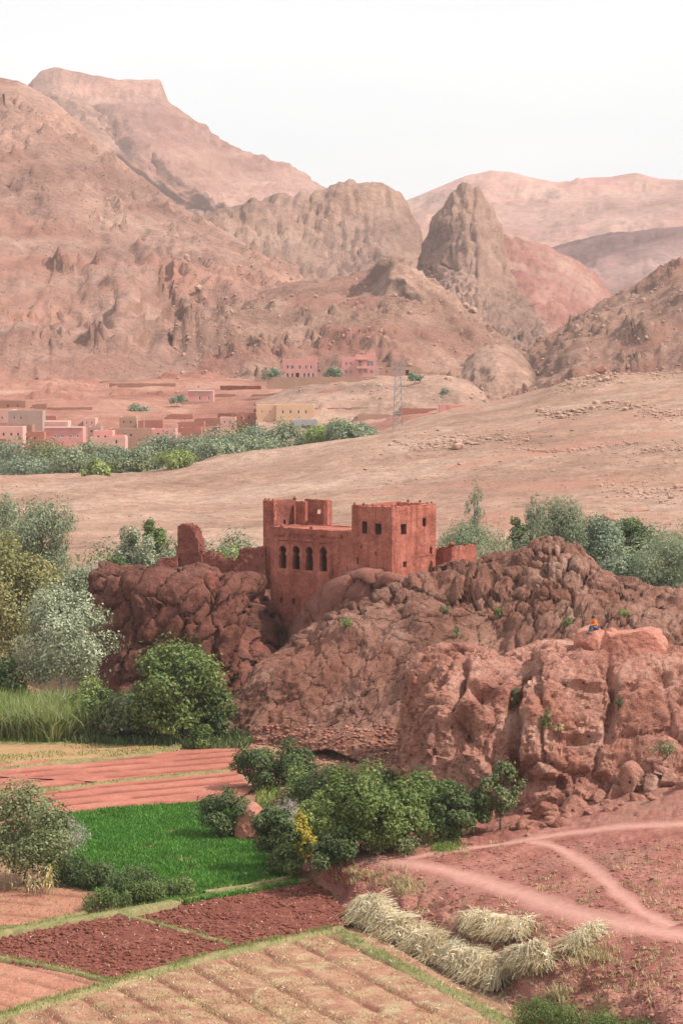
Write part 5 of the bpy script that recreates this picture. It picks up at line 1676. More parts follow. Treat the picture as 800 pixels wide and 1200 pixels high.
T("bush", "grey-green bush low behind the saddle of the rocky ridge", "bush", at(640, 285), 50, 60, 'tamarisk', 2600, .42, nclump=18, seed=130, zlo=.02, upright=.4)
T("bush", "dark green shrub beside the plateau edge left of the tallest poplar", "bush", at(610, 322), 44, 40, 'deep', 1500, .42, nclump=12, seed=131, zlo=.02)
# orchard between the fields and the near outcrop
T("bush", "dark grey-green bush at the right end of the red fields", "bush", Zp(300, 924), 48, 58, 'deep', 3200, .28, nclump=20, seed=132, zlo=.04)
T("bush", "leafy dark bush standing against the rubble foot of the ridge", "bush", Zp(347, 922), 50, 62, 'deep', 3400, .28, nclump=22, seed=133, zlo=.04)
T("fig_bush", "compact dark green bush left of the red boulder by the alfalfa", "bush", Zp(262, 982), 62, 56, 'deep', 3200, .26, nclump=22, seed=134, zlo=.03)
T("bush", "light green low bush joining the dark bushes behind the red boulder", "bush", Zp(352, 950), 46, 66, 'walnut', 2600, .26, nclump=18, seed=135, zlo=.04)
T("bush", "blue-green bush right of the red boulder at the alfalfa's edge", "bush", Zp(322, 1022), 88, 56, 'deep', 4600, .26, nclump=28, seed=136, zlo=.03)
T("quince_tree", "small golden yellow tree at the corner of the alfalfa", "tree", Zp(354, 1020), 66, 42, 'gold', 2800, .22, nclump=34, seed=137, zlo=.03, clump=.18, lumpy=.35)
T("bush", "leafless grey twiggy shrub between the red boulder and the golden tree", "bush", Zp(338, 1000), 66, 58, 'dead', 1500, .36, nclump=18, seed=138, zlo=.3, aspect=.10, bark='twig', limbs=16)
T("walnut_tree", "largest green tree in the middle of the orchard clump", "tree", hit(420, 1002)[0], 108, 100, 'walnut', 9600, .27, nclump=80, seed=139, zlo=.02, clump=.17, lumpy=.4)
T("walnut_tree", "yellow-green tree left of the largest orchard tree", "tree", Zp(378, 1012), 88, 64, 'lime', 5200, .25, nclump=50, seed=140, zlo=.03, clump=.18, lumpy=.4)
T("bush", "low leafy dark bush behind the path's left end", "bush", hit(392, 1018)[0], 50, 60, 'deep', 3000, .25, nclump=20, seed=141, zlo=.02)
T("walnut_tree", "rounded mid green tree right of the largest orchard tree", "tree", hit(474, 992)[0], 78, 78, 'walnut', 5800, .26, nclump=54, seed=142, zlo=.02, clump=.18, lumpy=.4)
T("bush", "dark green bush filling the gap before the near outcrop", "bush", hit(528, 982)[0], 64, 70, 'deep', 4800, .26, nclump=44, seed=143, zlo=.02, clump=.18, lumpy=.4)
T("bush", "deep green bush under the near outcrop's left wall", "bush", hit(498, 968)[0], 66, 60, 'walnut', 3600, .27, nclump=24, seed=144, zlo=.03)
T("bush", "olive-green filler bush between the rubble foot and the largest orchard tree", "bush", Zp(385, 950), 56, 70, 'olive', 3000, .26, nclump=24, seed=191, zlo=.02, lumpy=.4)
T("bush", "mid green bush behind the rounded orchard tree", "bush", Zp(452, 962), 60, 66, 'deep', 3000, .26, nclump=24, seed=192, zlo=.02, lumpy=.4)
T("bush", "olive-green bush at the alfalfa corner below the golden tree", "bush", Zp(336, 1030), 40, 44, 'walnut', 2000, .22, nclump=18, seed=193, zlo=.02, lumpy=.4)
T("bush", "low leafy bush at the path's upper edge under the rounded orchard tree", "bush", hit(452, 998)[0], 36, 60, 'olive', 2200, .24, nclump=18, seed=194, zlo=.02, lumpy=.4)
T("almond_tree", "slim open-crowned tree with thin bare stems against the near outcrop", "tree", hit(586, 972)[0], 84, 54, 'olive', 2500, .25, nclump=40, seed=145, zlo=.12, lumpy=.5, limbs=16, clump=.15, upright=.25)
T("bush", "shady bush beside the slim open-crowned tree", "bush", hit(556, 976)[0], 56, 46, 'deep', 2400, .26, nclump=18, seed=146, zlo=.04)
# left foreground
T("olive_tree", "spreading grey-green tree at the left edge beside the alfalfa", "tree", Zp(30, 1034), 118, 118, 'olive', 8200, .26, nclump=52, seed=147, zlo=.04, lumpy=.35, clump=.2)
T("bush", "bare grey twiggy bush leaning from the spreading tree", "bush", Zp(78, 1022), 66, 52, 'dead', 1200, .34, nclump=16, seed=148, zlo=.3, aspect=.08, bark='twig', limbs=18)
for i_, (x_, y_, h_, w_) in enumerate([(80, 1034, 30, 50), (115, 1040, 30, 46), (150, 1045, 28, 50), (185, 1050, 26, 46)]):
    T("weed_clump", ["dark weed clump nearest the spreading tree, at the alfalfa's lower edge", 'dark weed clump second from the spreading tree along the alfalfa', 'dark weed clump third from the spreading tree along the alfalfa', "dark weed clump at the hedge's far end, deepest into the alfalfa"][i_], "weeds", Zp(x_, y_), h_, w_, 'deep', 1500, .24, nclump=14, seed=150 + i_, zlo=.0, upright=.5, aspect=.4, group="dark weed hedge along the alfalfa", stemname="stem")
for i_, (x_, y_, h_, w_) in enumerate([(118, 1066, 24, 44), (150, 1061, 24, 44), (182, 1056, 24, 40), (212, 1050, 20, 36)]):
    T("weed_clump", ['lighter weed clump nearest the pinkish garden field on the bank', 'lighter weed clump second from the garden field on the bank', 'lighter weed clump third from the garden field on the bank', "lighter weed clump at the row's thin end by the alfalfa corner"][i_], "weeds", Zp(x_, y_), h_, w_, 'walnut', 1300, .22, nclump=14, seed=160 + i_, zlo=.0, upright=.6, aspect=.35, group="lighter weed row along the garden bank", stemname="stem")
for i_, (x_, y_, h_, w_) in enumerate([(622, 1200, 28, 54), (662, 1206, 26, 56), (705, 1214, 26, 54), (748, 1222, 24, 54)]):
    l_ = hit(x_, y_)[0]
    T("weed_clump", ['bright weed clump directly below the pale rounded straw heap', 'bright weed clump second from the straw along the bottom edge', 'bright weed clump third from the straw along the bottom edge', "bright weed clump at the bottom row's right end on the red slope"][i_], "weeds", l_, h_, w_, 'walnut', 2200, .16, nclump=16, seed=170 + i_, zlo=.0, upright=.6, aspect=.35, group="green weeds below the straw", stemname="stem")
# little shrubs on the rocks
for i_, (x_, y_, h_, w_, lf, lab) in enumerate([
        (404, 733, 10, 20, 'lime', "grassy tuft on the crest below the kasbah's domed rock"),
        (585, 722, 12, 14, 'walnut', "small shrub in a joint high on the rocky ridge"),
        (535, 748, 16, 12, 'olive', "dusty shrub in the cleft of the rocky ridge below the low wall"),
        (663, 732, 10, 16, 'walnut', "small green cushion plant left of the sitting person"),
        (730, 722, 8, 18, 'lime', "grass tuft on the ridge behind the pink boulder"),
        (602, 832, 34, 12, 'olive', "scrub growing down the vertical cleft of the near outcrop"),
        (642, 850, 16, 24, 'walnut', "green shrub on a ledge of the near outcrop"),
        (724, 832, 20, 9, 'olive', "slim shrub in the right-hand joint of the near outcrop"),
        (778, 890, 30, 30, 'olive', "bushy shrub at the right end of the near outcrop's foot"),
        (655, 855, 10, 12, 'dry', "dry tuft beside the ledge shrub"),
        (520, 718, 10, 14, 'olive', "small tuft below the kasbah's right wall")]):
    l_, _, _ = hit(x_, y_)
    if l_ is not None:
        T("shrub", lab, "shrub", l_ - np.array([0, 0, .15]), h_, w_, lf, 420, .17, nclump=9, seed=180 + i_, zlo=.0, upright=.4, aspect=.4, stemname="stem", limbs=4)
# cane bed
r_ = np.random.default_rng(77)
pl_c = fpoly([(-60, 868), (60, 872), (128, 866), (132, 850), (60, 846), (-60, 846)])
p = rand_in(pl_c, 5200, 78)
blades("giant_cane", p, 3.7, .11, LEAF['lime'], 79, .3)
blades("giant_cane_leaves", p + [0.1, .1, 0], 3.1, .17, LEAF['pale'], 80, .8)
blades("cane_foliage", rand_in(pl_c, 5200, 74), 2.6, .24, LEAF['walnut'], 81, .9)
# low scrub and grass beneath the trees
for nm, pxs, n_, h_, lf in [("undergrowth", [(-60, 868), (290, 878), (300, 862), (-60, 845)], 4200, .9, 'deep'),
                            ("orchard_grass", [(300, 1000), (372, 1012), (560, 985), (460, 930), (300, 915)], 5200, .5, 'grass')]:
    blades(nm, rand_in(fpoly(pxs), n_, 81), h_, .16, LEAF[lf], 82, .7)
p = []
rr = np.random.default_rng(83)
for _ in range(9000):
    Y_ = rr.uniform(262, 338)
    px_ = rr.uniform(-40, 240) if rr.random() < .5 else rr.uniform(515, 860)
    if Y_ > 322 and rr.random() < .6:
        continue
    p.append(((px_ - 400) / F * Y_, Y_))
p = np.array(p)
pz = np.array([drop_ground(a, c)[2] for a, c in p])
blades("riverbank_grass", np.c_[p, pz], 1.1, .32, LEAF['pale'], 84, .6)
p = []
for _ in range(2200):
    Y_ = rr.uniform(268, 292)
    px_ = rr.uniform(690, 900)
    p.append(((px_ - 400) / F * Y_, Y_))
p = np.array(p)
pz = np.array([drop_ground(a, c)[2] for a, c in p])
blades("tall_pale_grass", np.c_[p, pz], 3.0, .3, LEAF['pale'], 85, .35)

# the tangle of scrub along the riverbed behind the rock
vs, qs, rn, n0 = [], [], [], 0
rr = np.random.default_rng(87)
for k_ in range(150):
    lft = k_ < 70
    Y_ = rr.uniform(284, 336)
    px_ = rr.uniform(-60, 300) if lft else rr.uniform(512, 880)
    g_ = at(px_, Y_)
    hh_, ww_ = rr.uniform(2.2, 4.6), rr.uniform(4, 8)
    c_, cr2, ii_, pos_, nr_ = crown_shape(hh_, ww_, 900 + k_, 9, 330, 0, .2, .3, .3, .2)
    V_, q_ = leaf_quads(pos_ + g_ - [0, 0, .2], nr_, .55, .4, k_, .1, .3)
    vs.append(V_)
    qs.append(q_ + n0)
    n0 += len(V_)
    rn.append(np.repeat(np.clip(rr.uniform(.1, .8) + rr.normal(size=330) * .25, 0, 1), 4))
half = sum(len(v_) for v_ in vs)
put("riverside_scrub", mesh_np("riverside_scrub", np.concatenate(vs), np.concatenate(qs), LEAF['tamarisk'], True, {'rnd': ('POINT', np.concatenate(rn))}), kind='stuff')

# trees along the river before the village
VT = [(8, 512, 58, 'v', "leftmost grey-green tree of the village river belt"), (45, 512, 64, 'v', "broad grey-green tree under the brown houses at the left"),
      (85, 520, 46, 's', "tree right below the pink house with bluish windows"), (112, 516, 52, 'v', "rounded tree between the pink house and the tan house"),
      (136, 522, 44, 'v', "tree in front of the tan flat-roofed house"), (165, 520, 50, 's', "paler tree below the red-pink house in the belt"),
      (190, 506, 52, 'v', "tall tree at the right end of the pink row of houses"), (222, 508, 54, 'v', "full tree in the middle of the belt"),
      (252, 500, 54, 'v', "tree left of the cream house's front corner"), (280, 494, 50, 'v', "tree before the cream house's left block"),
      (308, 490, 52, 'v', "tall tree hiding the foot of the cream house"), (336, 492, 44, 'v', "tree left of the grey concrete house"),
      (362, 506, 30, 's', "small pale tree before the grey concrete house"), (396, 490, 48, 'v', "tree right of the grey concrete house"),
      (424, 500, 36, 'v', "rightmost tree of the village river belt"), (376, 512, 36, 'l', "yellowish tree low in the belt's right end"),
      (206, 540, 34, 'l', "small bright green tree at the belt's lower edge"), (116, 546, 26, 'l', "thin light green tree at the sand's edge on the left"),
      (300, 515, 60, 's', "silvery low tree in front of the belt's right half"), (255, 522, 50, 's', "silvery low tree in front of the belt's middle"),
      (30, 535, 60, 'v', "dark rounded tree low at the belt's left end"), (160, 540, 56, 'v', "dark tree at the belt's lower middle"), (405, 520, 40, 's', "silvery bush where the belt meets the plateau")]
for i_, (x_, top_, w_, k_, lab) in enumerate(VT):
    Yv = 635 - (top_ - 490) * 1.3 - (25 if k_ in 'sl' else 0)
    ft = at(x_, Yv)
    hh = float(zat(ft, x_, top_) - ft[2])
    mp_ = Yv / F
    plant("river_tree", lab, "tree", ft, max(hh - 1.2, 4), w_ * mp_ * 1.3, {'v': ('village', 'olive', 'village', 'tamarisk')[i_ % 4], 's': 'tamarisk', 'l': 'lime'}[k_], 3800, .75, nclump=40, seed=200 + i_, zlo=.04, upright=.25, aspect=.5, group="trees along the river below the village", lumpy=.35, clump=.22)
for i_, (x_, top_, bot_, Y_, w_, lab) in enumerate([(318, 431, 444, 810, 24, "dark green bush left of the pink turreted house"), (391, 430, 443, 812, 22, "green bush between the two pink houses"), (208, 463, 473, 800, 20, "green bush left of the small pink house"),
                                  (486, 437, 446, 790, 20, "green bush right of the long tan house"), (524, 457, 474, 755, 24, "grey shrub on the terraced mound"), (519, 466, 474, 750, 22, "low scrub at the foot of the terraced mound"), (566, 470, 478, 750, 18, "green scrub at the right tip of the terraced mound"), (160, 476, 484, 790, 30, "row of low green scrub above the red-pink houses")]):
    mp_ = Y_ / F
    plant("bush", lab, "bush", P(x_, bot_, Y_), (bot_ - top_) * mp_, w_ * mp_, 'village', 700, .8, nclump=12, seed=240 + i_, zlo=0, aspect=.5)

# ------------------------------------------------------------------ village houses
hm = {}


def paint(name, c, var=.12):
    if name not in hm:
        hm[name] = plain("plaster_" + name, C(*c), .9, var, .35)
    return hm[name]


PINK = paint("pink", (.64, .30, .265))
SALMON = paint("salmon", (.62, .36, .30))
CREAM = paint("cream", (.66, .42, .27))
BROWN = paint("brown", (.34, .17, .12))
TAN = paint("tan", (.42, .25, .18))
GREY = paint("grey", (.40, .27, .225))
CONC = paint("concrete", (.36, .35, .34))
WHITE = paint("white", (.70, .62, .56))
REDP = paint("red", (.38, .16, .115))
GLASS = plain("dark_window_glass", C(.06, .065, .075), .25, .1, 1, 0, 0)
BLUEG = plain("bluish_window_glass", C(.22, .25, .30), .3, .1, 1, 0, 0)
TRIM = plain("white_window_trim", C(.72, .66, .60), .8, .1)


def house(label, blocks, Y, opens=(), doors=(), deep=8, name="village_house", group="houses of the village", glass=GLASS, trim=None, yaw=0.0, parapet=.5):
    """blocks: (px0,px1,pytop,pybot,material[,forward m]); openings are given on their own block by picture position"""
    x0, x1 = min(b_[0] for b_ in blocks), max(b_[1] for b_ in blocks)
    yb = max(b_[3] for b_ in blocks)
    base = P((x0 + x1) / 2, yb, Y)
    rt = root(name, base, label, "house", group)
    for bi, b_ in enumerate(blocks):
        px0, px1, pt, pb, m = b_[:5]
        Yb = Y - (b_[5] if len(b_) > 5 else 0)
        A = P(px0, pt, Yb)[:2]
        B = P(px1, pt, Yb)[:2]
        B = B + np.array([0, (B[0] - A[0]) * yaw])
        z1, z0 = zat(A, px0, pt), zat(A, px0, pb) - 2.5
        mine = [o for o in opens if px0 <= (o[0] + o[1]) / 2 <= px1 and pt <= (o[2] + o[3]) / 2 <= pb]
        drs = [o for o in doors if px0 <= (o[0] + o[1]) / 2 <= px1 and pt <= (o[2] + o[3]) / 2 <= pb]
        _, ops_, fr_ = wall("front_wall", A, B, z0, z1, m, rt, mine + drs, t=.35, res=1.2, rough=.03, seed=bi, erode=.06)
        for k_, o in enumerate(ops_):
            if k_ < len(mine):
                frame("window", o, fr_, trim or m, rt, .1, .12, glass, 1 if o[1] - o[0] > 1 else 0)
            else:
                mbd = MB()
                c = fr_[0] + fr_[1] * ((o[0] + o[1]) / 2) + fr_[2] * .2
                mbd.box((c[0], c[1], (o[2] + o[3]) / 2), (o[1] - o[0], .08, o[3] - o[2]), math.atan2(fr_[1][1], fr_[1][0]))
                put("door", mbd.mesh("door", M['dark'], np.array(rt.location)), rt)
        d = (B - A) / np.linalg.norm(B - A)
        inn_ = np.array([-d[1], d[0]])
        wall("side_wall", B + inn_ * .36, B + inn_ * deep, z0, z1, m, rt, t=.35, res=2, rough=.03, seed=bi + 3)
        wall("side_wall", A + inn_ * deep, A + inn_ * .36, z0, z1, m, rt, t=.35, res=2, rough=.03, seed=bi + 4)
        wall("back_wall", B + inn_ * (deep + .02) , A + inn_ * (deep + .02), z0, z1, m, rt, t=.35, res=2, rough=.03, seed=bi + 5)
        slab("roof", [A + d * .36 + inn_ * .36, B - d * .36 + inn_ * .36, B - d * .36 + inn_ * (deep - .4), A + d * .36 + inn_ * (deep - .4)], z1 - parapet, .3, m, rt)
    return rt


def add_boxes(rt, nm, items, m, Y):
    """small solid pieces on a house by picture rectangle, own distance and depth"""
    for (a, c, t_, b_, Yf, dp) in items:
        p0, p1 = P(a, t_, Yf), P(c, b_, Yf)
        mb = MB()
        mb.box(((p0[0] + p1[0]) / 2, Yf + dp / 2, (p0[2] + p1[2]) / 2), (p1[0] - p0[0], dp, p0[2] - p1[2]))
        put(nm, mb.mesh(nm, m, np.array(rt.location)), rt)


h1 = house("pink two-storey house with corner turrets and white arched windows up on the slope", [(331, 371, 421, 444, PINK)], 820,
           [(336, 338.5, 428, 432.5), (342, 344.5, 428, 432.5), (350, 352.5, 428, 432.5), (357, 359.5, 428, 432.5), (363, 365.5, 428, 432.5), (335.5, 338.5, 437, 442.5), (341, 344, 437, 442.5), (355, 358, 437, 442.5), (360, 363, 437, 442.5), (365.5, 368, 437, 442.5)],
           [(346.5, 350.5, 437, 444)], trim=TRIM)
add_boxes(h1, "turret", [(331, 333.5, 419, 421.2, 820.1, 1), (344, 346, 420, 421.2, 820.1, 1), (358, 371, 417.5, 421.3, 820.2, 6), (369, 371, 416, 417.6, 820.1, 1)], PINK, 820)
h2 = house("taller pink apartment house with balconies next to the pylon", [(400.5, 417, 418, 442, PINK), (417, 440, 415.5, 442, PINK)], 818,
           [(404, 407, 424.5, 428), (409, 413, 424.5, 428), (404, 407, 433.5, 437.5), (409, 413, 433.5, 437.5), (420, 423, 424.5, 429), (431, 438, 423, 429), (420, 423, 433.5, 438), (427, 430, 433.5, 438), (433, 437, 433.5, 438)], glass=BLUEG)
add_boxes(h2, "balcony", [(417.5, 431, 429.2, 431.8, 816.8, 1.2), (417.5, 431, 420.2, 421.5, 816.8, 1.2)], SALMON, 818)
add_boxes(h2, "roof_block", [(429, 439.8, 413.5, 415.6, 818.5, 4)], PINK, 818)
house("long low tan house with a dark doorway right of the pylon", [(447, 492, 430.5, 442, TAN)], 825, [(452, 454, 434, 437)], [(475, 479, 433.5, 440)])
house("cream house with two rows of small windows above the trees", [(301, 323.5, 474.5, 494, CREAM, -1.5), (323.5, 368, 474, 493, CREAM)], 735,
      [(306, 308, 481, 484), (315, 317, 481, 484), (330, 332.5, 480.5, 485), (339, 341.5, 480.5, 485), (348.5, 351, 480.5, 485), (357, 359.5, 480.5, 485), (328, 330, 488, 490.5), (349, 351, 488, 490.5)], trim=TRIM)
h5 = house("unfinished grey concrete house below the cream house", [(344, 372, 492, 515, CONC)], 722, [(353, 360, 498.5, 503), (362, 367, 498.5, 503), (353, 358, 507, 514), (361, 371, 507, 514)])
house("low pink house alone at the right end of the village", [(515, 527, 474, 487, PINK, .6), (527, 557, 475, 487, PINK)], 700, [(520, 522, 478, 481), (534, 536, 479, 481.5), (545, 547, 479, 481.5)])
add_boxes(bpy.data.objects["village_house.005"] if "village_house.005" in bpy.data.objects else h5, "pilaster", [(526, 527.5, 473.5, 487, 699.2, .5), (543, 544.5, 474.2, 487, 699.4, .5), (556, 557.8, 473.8, 487, 699.4, .5)], SALMON, 700)
h7 = house("small square pink house with white-trimmed roof on the slope above the village", [(220.5, 250, 457.5, 473, PINK)], 815, [(233, 235.5, 464, 469), (244, 246, 464, 469)], trim=TRIM)
add_boxes(h7, "yard_wall", [(213, 246, 470.5, 476, 806, .4)], TAN, 810)
add_boxes(h7, "cornice", [(220.2, 250.3, 457, 458.4, 814.6, .3)], TRIM, 815)
h8 = house("pink house with three bluish windows and a rooftop room", [(52.5, 97.5, 500.5, 520, PINK), (52.5, 80, 493.5, 501, SALMON, -3)], 700, [(62.5, 66.5, 509, 513), (71, 75.5, 509, 513), (81, 85, 509, 513), (90, 93, 509, 513)], glass=BLUEG, trim=TRIM)
add_boxes(h8, "cornice", [(52, 98, 500, 501.4, 699.5, .4), (52, 80.5, 493, 494.3, 702.4, .4)], TRIM, 700)
house("plain grey block house above the brown house at the left", [(10, 50, 481.5, 504, GREY)], 742, [(16, 18, 488, 491), (24, 26, 488, 491)])
house("brown flat-roofed house with dark openings at the left", [(-30, 37.5, 498.5, 520, BROWN)], 715, [(4, 7, 503, 505), (9, 12, 503, 505), (15, 18, 503, 505)])
house("whitewashed low house cut by the left edge", [(-40, 23, 506, 522, WHITE)], 700, [(2, 5, 511, 514)])
house("salmon house cut by the left edge behind the grey block", [(-40, 16, 480, 503, SALMON)], 760, [(2, 4, 488, 491)])
house("long brown ruin-like house with flat roof above the village", [(38, 55, 474, 490, BROWN, 1), (55, 108, 477.5, 490, BROWN)], 790, [(60, 62, 482, 484)])
house("small grey-tan house between the pink house and the tan one", [(103, 118, 500.5, 514, GREY)], 708, [(106, 109, 504, 507)])
house("tan flat-roofed house with three little windows", [(128, 178, 502.5, 518, TAN)], 700, [(146, 149, 508, 511.5), (152, 155, 508, 511.5), (164, 166, 508, 511.5)])
house("red-pink house with raised wall behind the tan house", [(162, 191, 493, 506, REDP)], 728, [(180, 182, 498, 500)])
house("pink row house stepping right of the red-pink house", [(190, 208, 497, 510, SALMON), (208, 239, 495, 508, REDP, -2)], 735, [(196, 198, 501, 503.5), (214, 216, 499, 501), (226, 228, 499, 501)])
house("low pink house front peeping above the trees by the thin light tree", [(106, 147, 512.5, 530, SALMON), (128, 146, 510.5, 518, PINK, -3)], 682, [(135, 138, 515.5, 520)])
house("far low house at the right end of the row behind the trees", [(228, 258, 490.5, 502, REDP)], 750, [(236, 238, 494, 496)])
house("long red compound with flat roof right of the cream house", [(368, 412, 478, 492, REDP), (412, 456, 477, 488, TAN, -2)], 748, [(378, 380, 483, 485)], [(396, 399, 483, 489)])
house("flat tan-walled house before the red compound", [(419, 457, 485.5, 500, TAN)], 728, [(428, 430, 489, 491)])
house("low red wall house between the compound and the mound", [(468, 512, 478.5, 488, REDP)], 728, [(490, 492, 481, 483)])
house("orange brick house half hidden right of the grey concrete house", [(372, 394, 488, 510, REDP)], 735, [(381, 384, 494, 498)])


for lab_, blk_, Y_, op_ in [
        ("small terracotta house low between the white and the pink house", [(26, 52, 507, 522, REDP)], 694, [(30, 33, 512, 515), (40, 43, 512, 515)]),
        ("brick-red flat house up behind the grey block house", [(46, 66, 488, 503, REDP)], 765, [(52, 54, 493, 496)]),
        ("narrow salmon tower house above the small grey-tan house", [(98, 112, 490, 506, SALMON)], 755, [(101, 103, 494, 497), (107, 109, 494, 497)]),
        ("brown courtyard house at the foot of the red earth mounds", [(112, 150, 488, 500, BROWN)], 775, [(120, 122, 492, 495), (134, 137, 492, 496)]),
        ("tan cube house left of the red-pink house's raised wall", [(146, 163, 494, 506, TAN)], 742, [(152, 154, 498, 501)]),
        ("low terracotta house above the pink row house", [(196, 226, 486, 498, REDP)], 770, [(204, 206, 490, 493), (216, 218, 490, 493)]),
        ("pink-walled house half buried in trees before the row house", [(178, 206, 503, 516, PINK)], 700, [(184, 187, 507, 510), (194, 197, 507, 510)]),
        ("reddish house cut by the left edge low at the trees", [(-30, 8, 514, 528, REDP)], 680, [(1, 4, 518, 521)]),
        ("broad terracotta house standing before the brown flat-roofed house", [(-6, 27, 500, 526, SALMON, 3)], 690, [(3, 6, 507, 511), (12, 15, 507, 511), (20, 23, 507, 511)]),
        ("tall tan house with two rows of windows left of the red-pink house", [(140, 160, 489, 512, TAN)], 735, [(144, 146.5, 493, 496), (152, 154.5, 493, 496), (144, 146.5, 501, 504), (152, 154.5, 501, 504)]),
        ("pale pink house at the tree line before the tan flat-roofed house", [(110, 132, 505, 524, PINK)], 686, [(114, 117, 510, 514), (122, 125, 510, 514)]),
        ("rust-red house at the tree line below the pink row house", [(212, 236, 501, 514, REDP)], 712, [(217, 219, 505, 508), (227, 229, 505, 508)]),
        ("small cream house beside the far low house behind the trees", [(258, 276, 489, 503, SALMON)], 738, [(262, 264, 493, 496), (269, 271, 493, 496)]),
        ("brown house stepping up the slope behind the salmon house", [(-20, 30, 470, 482, BROWN)], 790, [(8, 11, 474, 477), (20, 22, 474, 477)]),
        ("low mud house right of the small square pink house", [(252, 276, 462, 473, BROWN)], 830, [(258, 260, 466, 468)]),
        ("terracotta house left of the cream house behind the trees", [(276, 300, 484, 498, REDP)], 745, [(282, 284, 488, 491), (291, 293, 488, 491)])]:
    house(lab_, blk_, Y_, op_)


def lowwall(label, px0, px1, pt, pb, Y, m, cat="wall"):
    c = P((px0 + px1) / 2, pb, Y)
    rt = root("boundary_wall", c, label, cat)
    A, B = P(px0, pt, Y)[:2], P(px1, pt, Y)[:2]
    wall("masonry", A, B, c[2] - 2, zat(A, px0, pt), m, rt, t=.4, res=.8, rough=.05, erode=.25)
    return rt


lowwall("tan boundary wall running below the two pink houses", 312, 442, 441.5, 449, 808, TAN)
lowwall("long low terrace wall at the foot of the red earth mounds", -10, 118, 458.5, 463, 862, M['ruin'])
lowwall("short mud terrace wall between the red mounds and the small square pink house", 128, 206, 449, 454, 868, BROWN)
lowwall("low field wall above the scrub row on the red slope", 40, 170, 468.5, 472, 826, BROWN)
lowwall("stepped rubble wall climbing right of the small square pink house", 258, 306, 452, 457, 850, M['ruin'])
lowwall("dark stone ruin wall behind the long brown house", 80, 113, 467, 478, 830, M['ruin'])
lowwall("reddish mud wall above the houses right of the small pink house", 255, 300, 484, 494, 760, M['red_bank'])

# pylon and utility poles
MET = plain("galvanised_steel", C(.26, .27, .28), .6, .2, 1, .2, 0)
py0 = P(466, 496, 640)
py0[2] = drop_ground(py0[0], 640)[2]
pyl = root("lattice_pylon", py0, "grey steel lattice power pylon beside the pink apartment house", "pylon")
mp_ = 640 / F
Hp = zat(py0, 466, 424) - py0[2]
bw, tw_ = 1.35, .62
for sx in (-1, 1):
    for sy in (-1, 1):
        mb = MB()
        mb.tube([(sx * bw, sy * bw, -.6), (sx * tw_, sy * tw_, Hp)], [.085, .07], 4)
        put("leg", mb.mesh("leg", MET), pyl)
lv = np.linspace(0, Hp, 10)
for side in range(4):
    mb = MB()
    for a_, c_ in zip(lv[:-1], lv[1:]):
        wa, wb = bw + (tw_ - bw) * a_ / Hp, bw + (tw_ - bw) * c_ / Hp
        ca = [(-wa, -wa), (wa, -wa), (wa, wa), (-wa, wa)]
        cb = [(-wb, -wb), (wb, -wb), (wb, wb), (-wb, wb)]
        i, j = side, (side + 1) % 4
        mb.tube([(*ca[i], a_), (*cb[j], c_)], .045, 4, False)
        mb.tube([(*ca[j], a_), (*cb[i], c_)], .045, 4, False)
        mb.tube([(*cb[i], c_), (*cb[j], c_)], .045, 4, False)
    put("brace", mb.mesh("brace", MET), pyl)
for zc in (Hp - .3, Hp - 2.2):
    mb = MB()
    mb.box((0, 0, zc), (4.4, .22, .22))
    put("crossarm", mb.mesh("crossarm", MET), pyl)
    for sx in (-1.9, -1, 1, 1.9):
        mb = MB()
        mb.tube([(sx, 0, zc + .1), (sx, 0, zc + .75)], [.12, .08], 6)
        put("insulator", mb.mesh("insulator", MET), pyl)
POLE = plain("grey_pole", C(.45, .42, .39), .8, .2)
for x_, t_, b_, Y_, lab in [(169, 481, 500, 715, "slim pale utility pole beside the red-pink house"), (119, 494, 516, 700, "slim utility pole beside the small grey-tan house"), (442, 429, 446, 805, "short utility pole at the pink apartment house's corner")]:
    b3 = P(x_, b_, Y_)
    rt = root("utility_pole", b3, lab, "utility pole")
    hh = zat(b3, x_, t_) - b3[2]
    mb = MB()
    mb.tube([(0, 0, -2), (0, 0, hh)], [.16, .11], 6)
    put("pole", mb.mesh("pole", POLE), rt)
    mb = MB()
    mb.box((0, 0, hh - .4), (1.4, .12, .12))
    put("crossarm", mb.mesh("crossarm", POLE), rt)

# ------------------------------------------------------------------ straw heaps


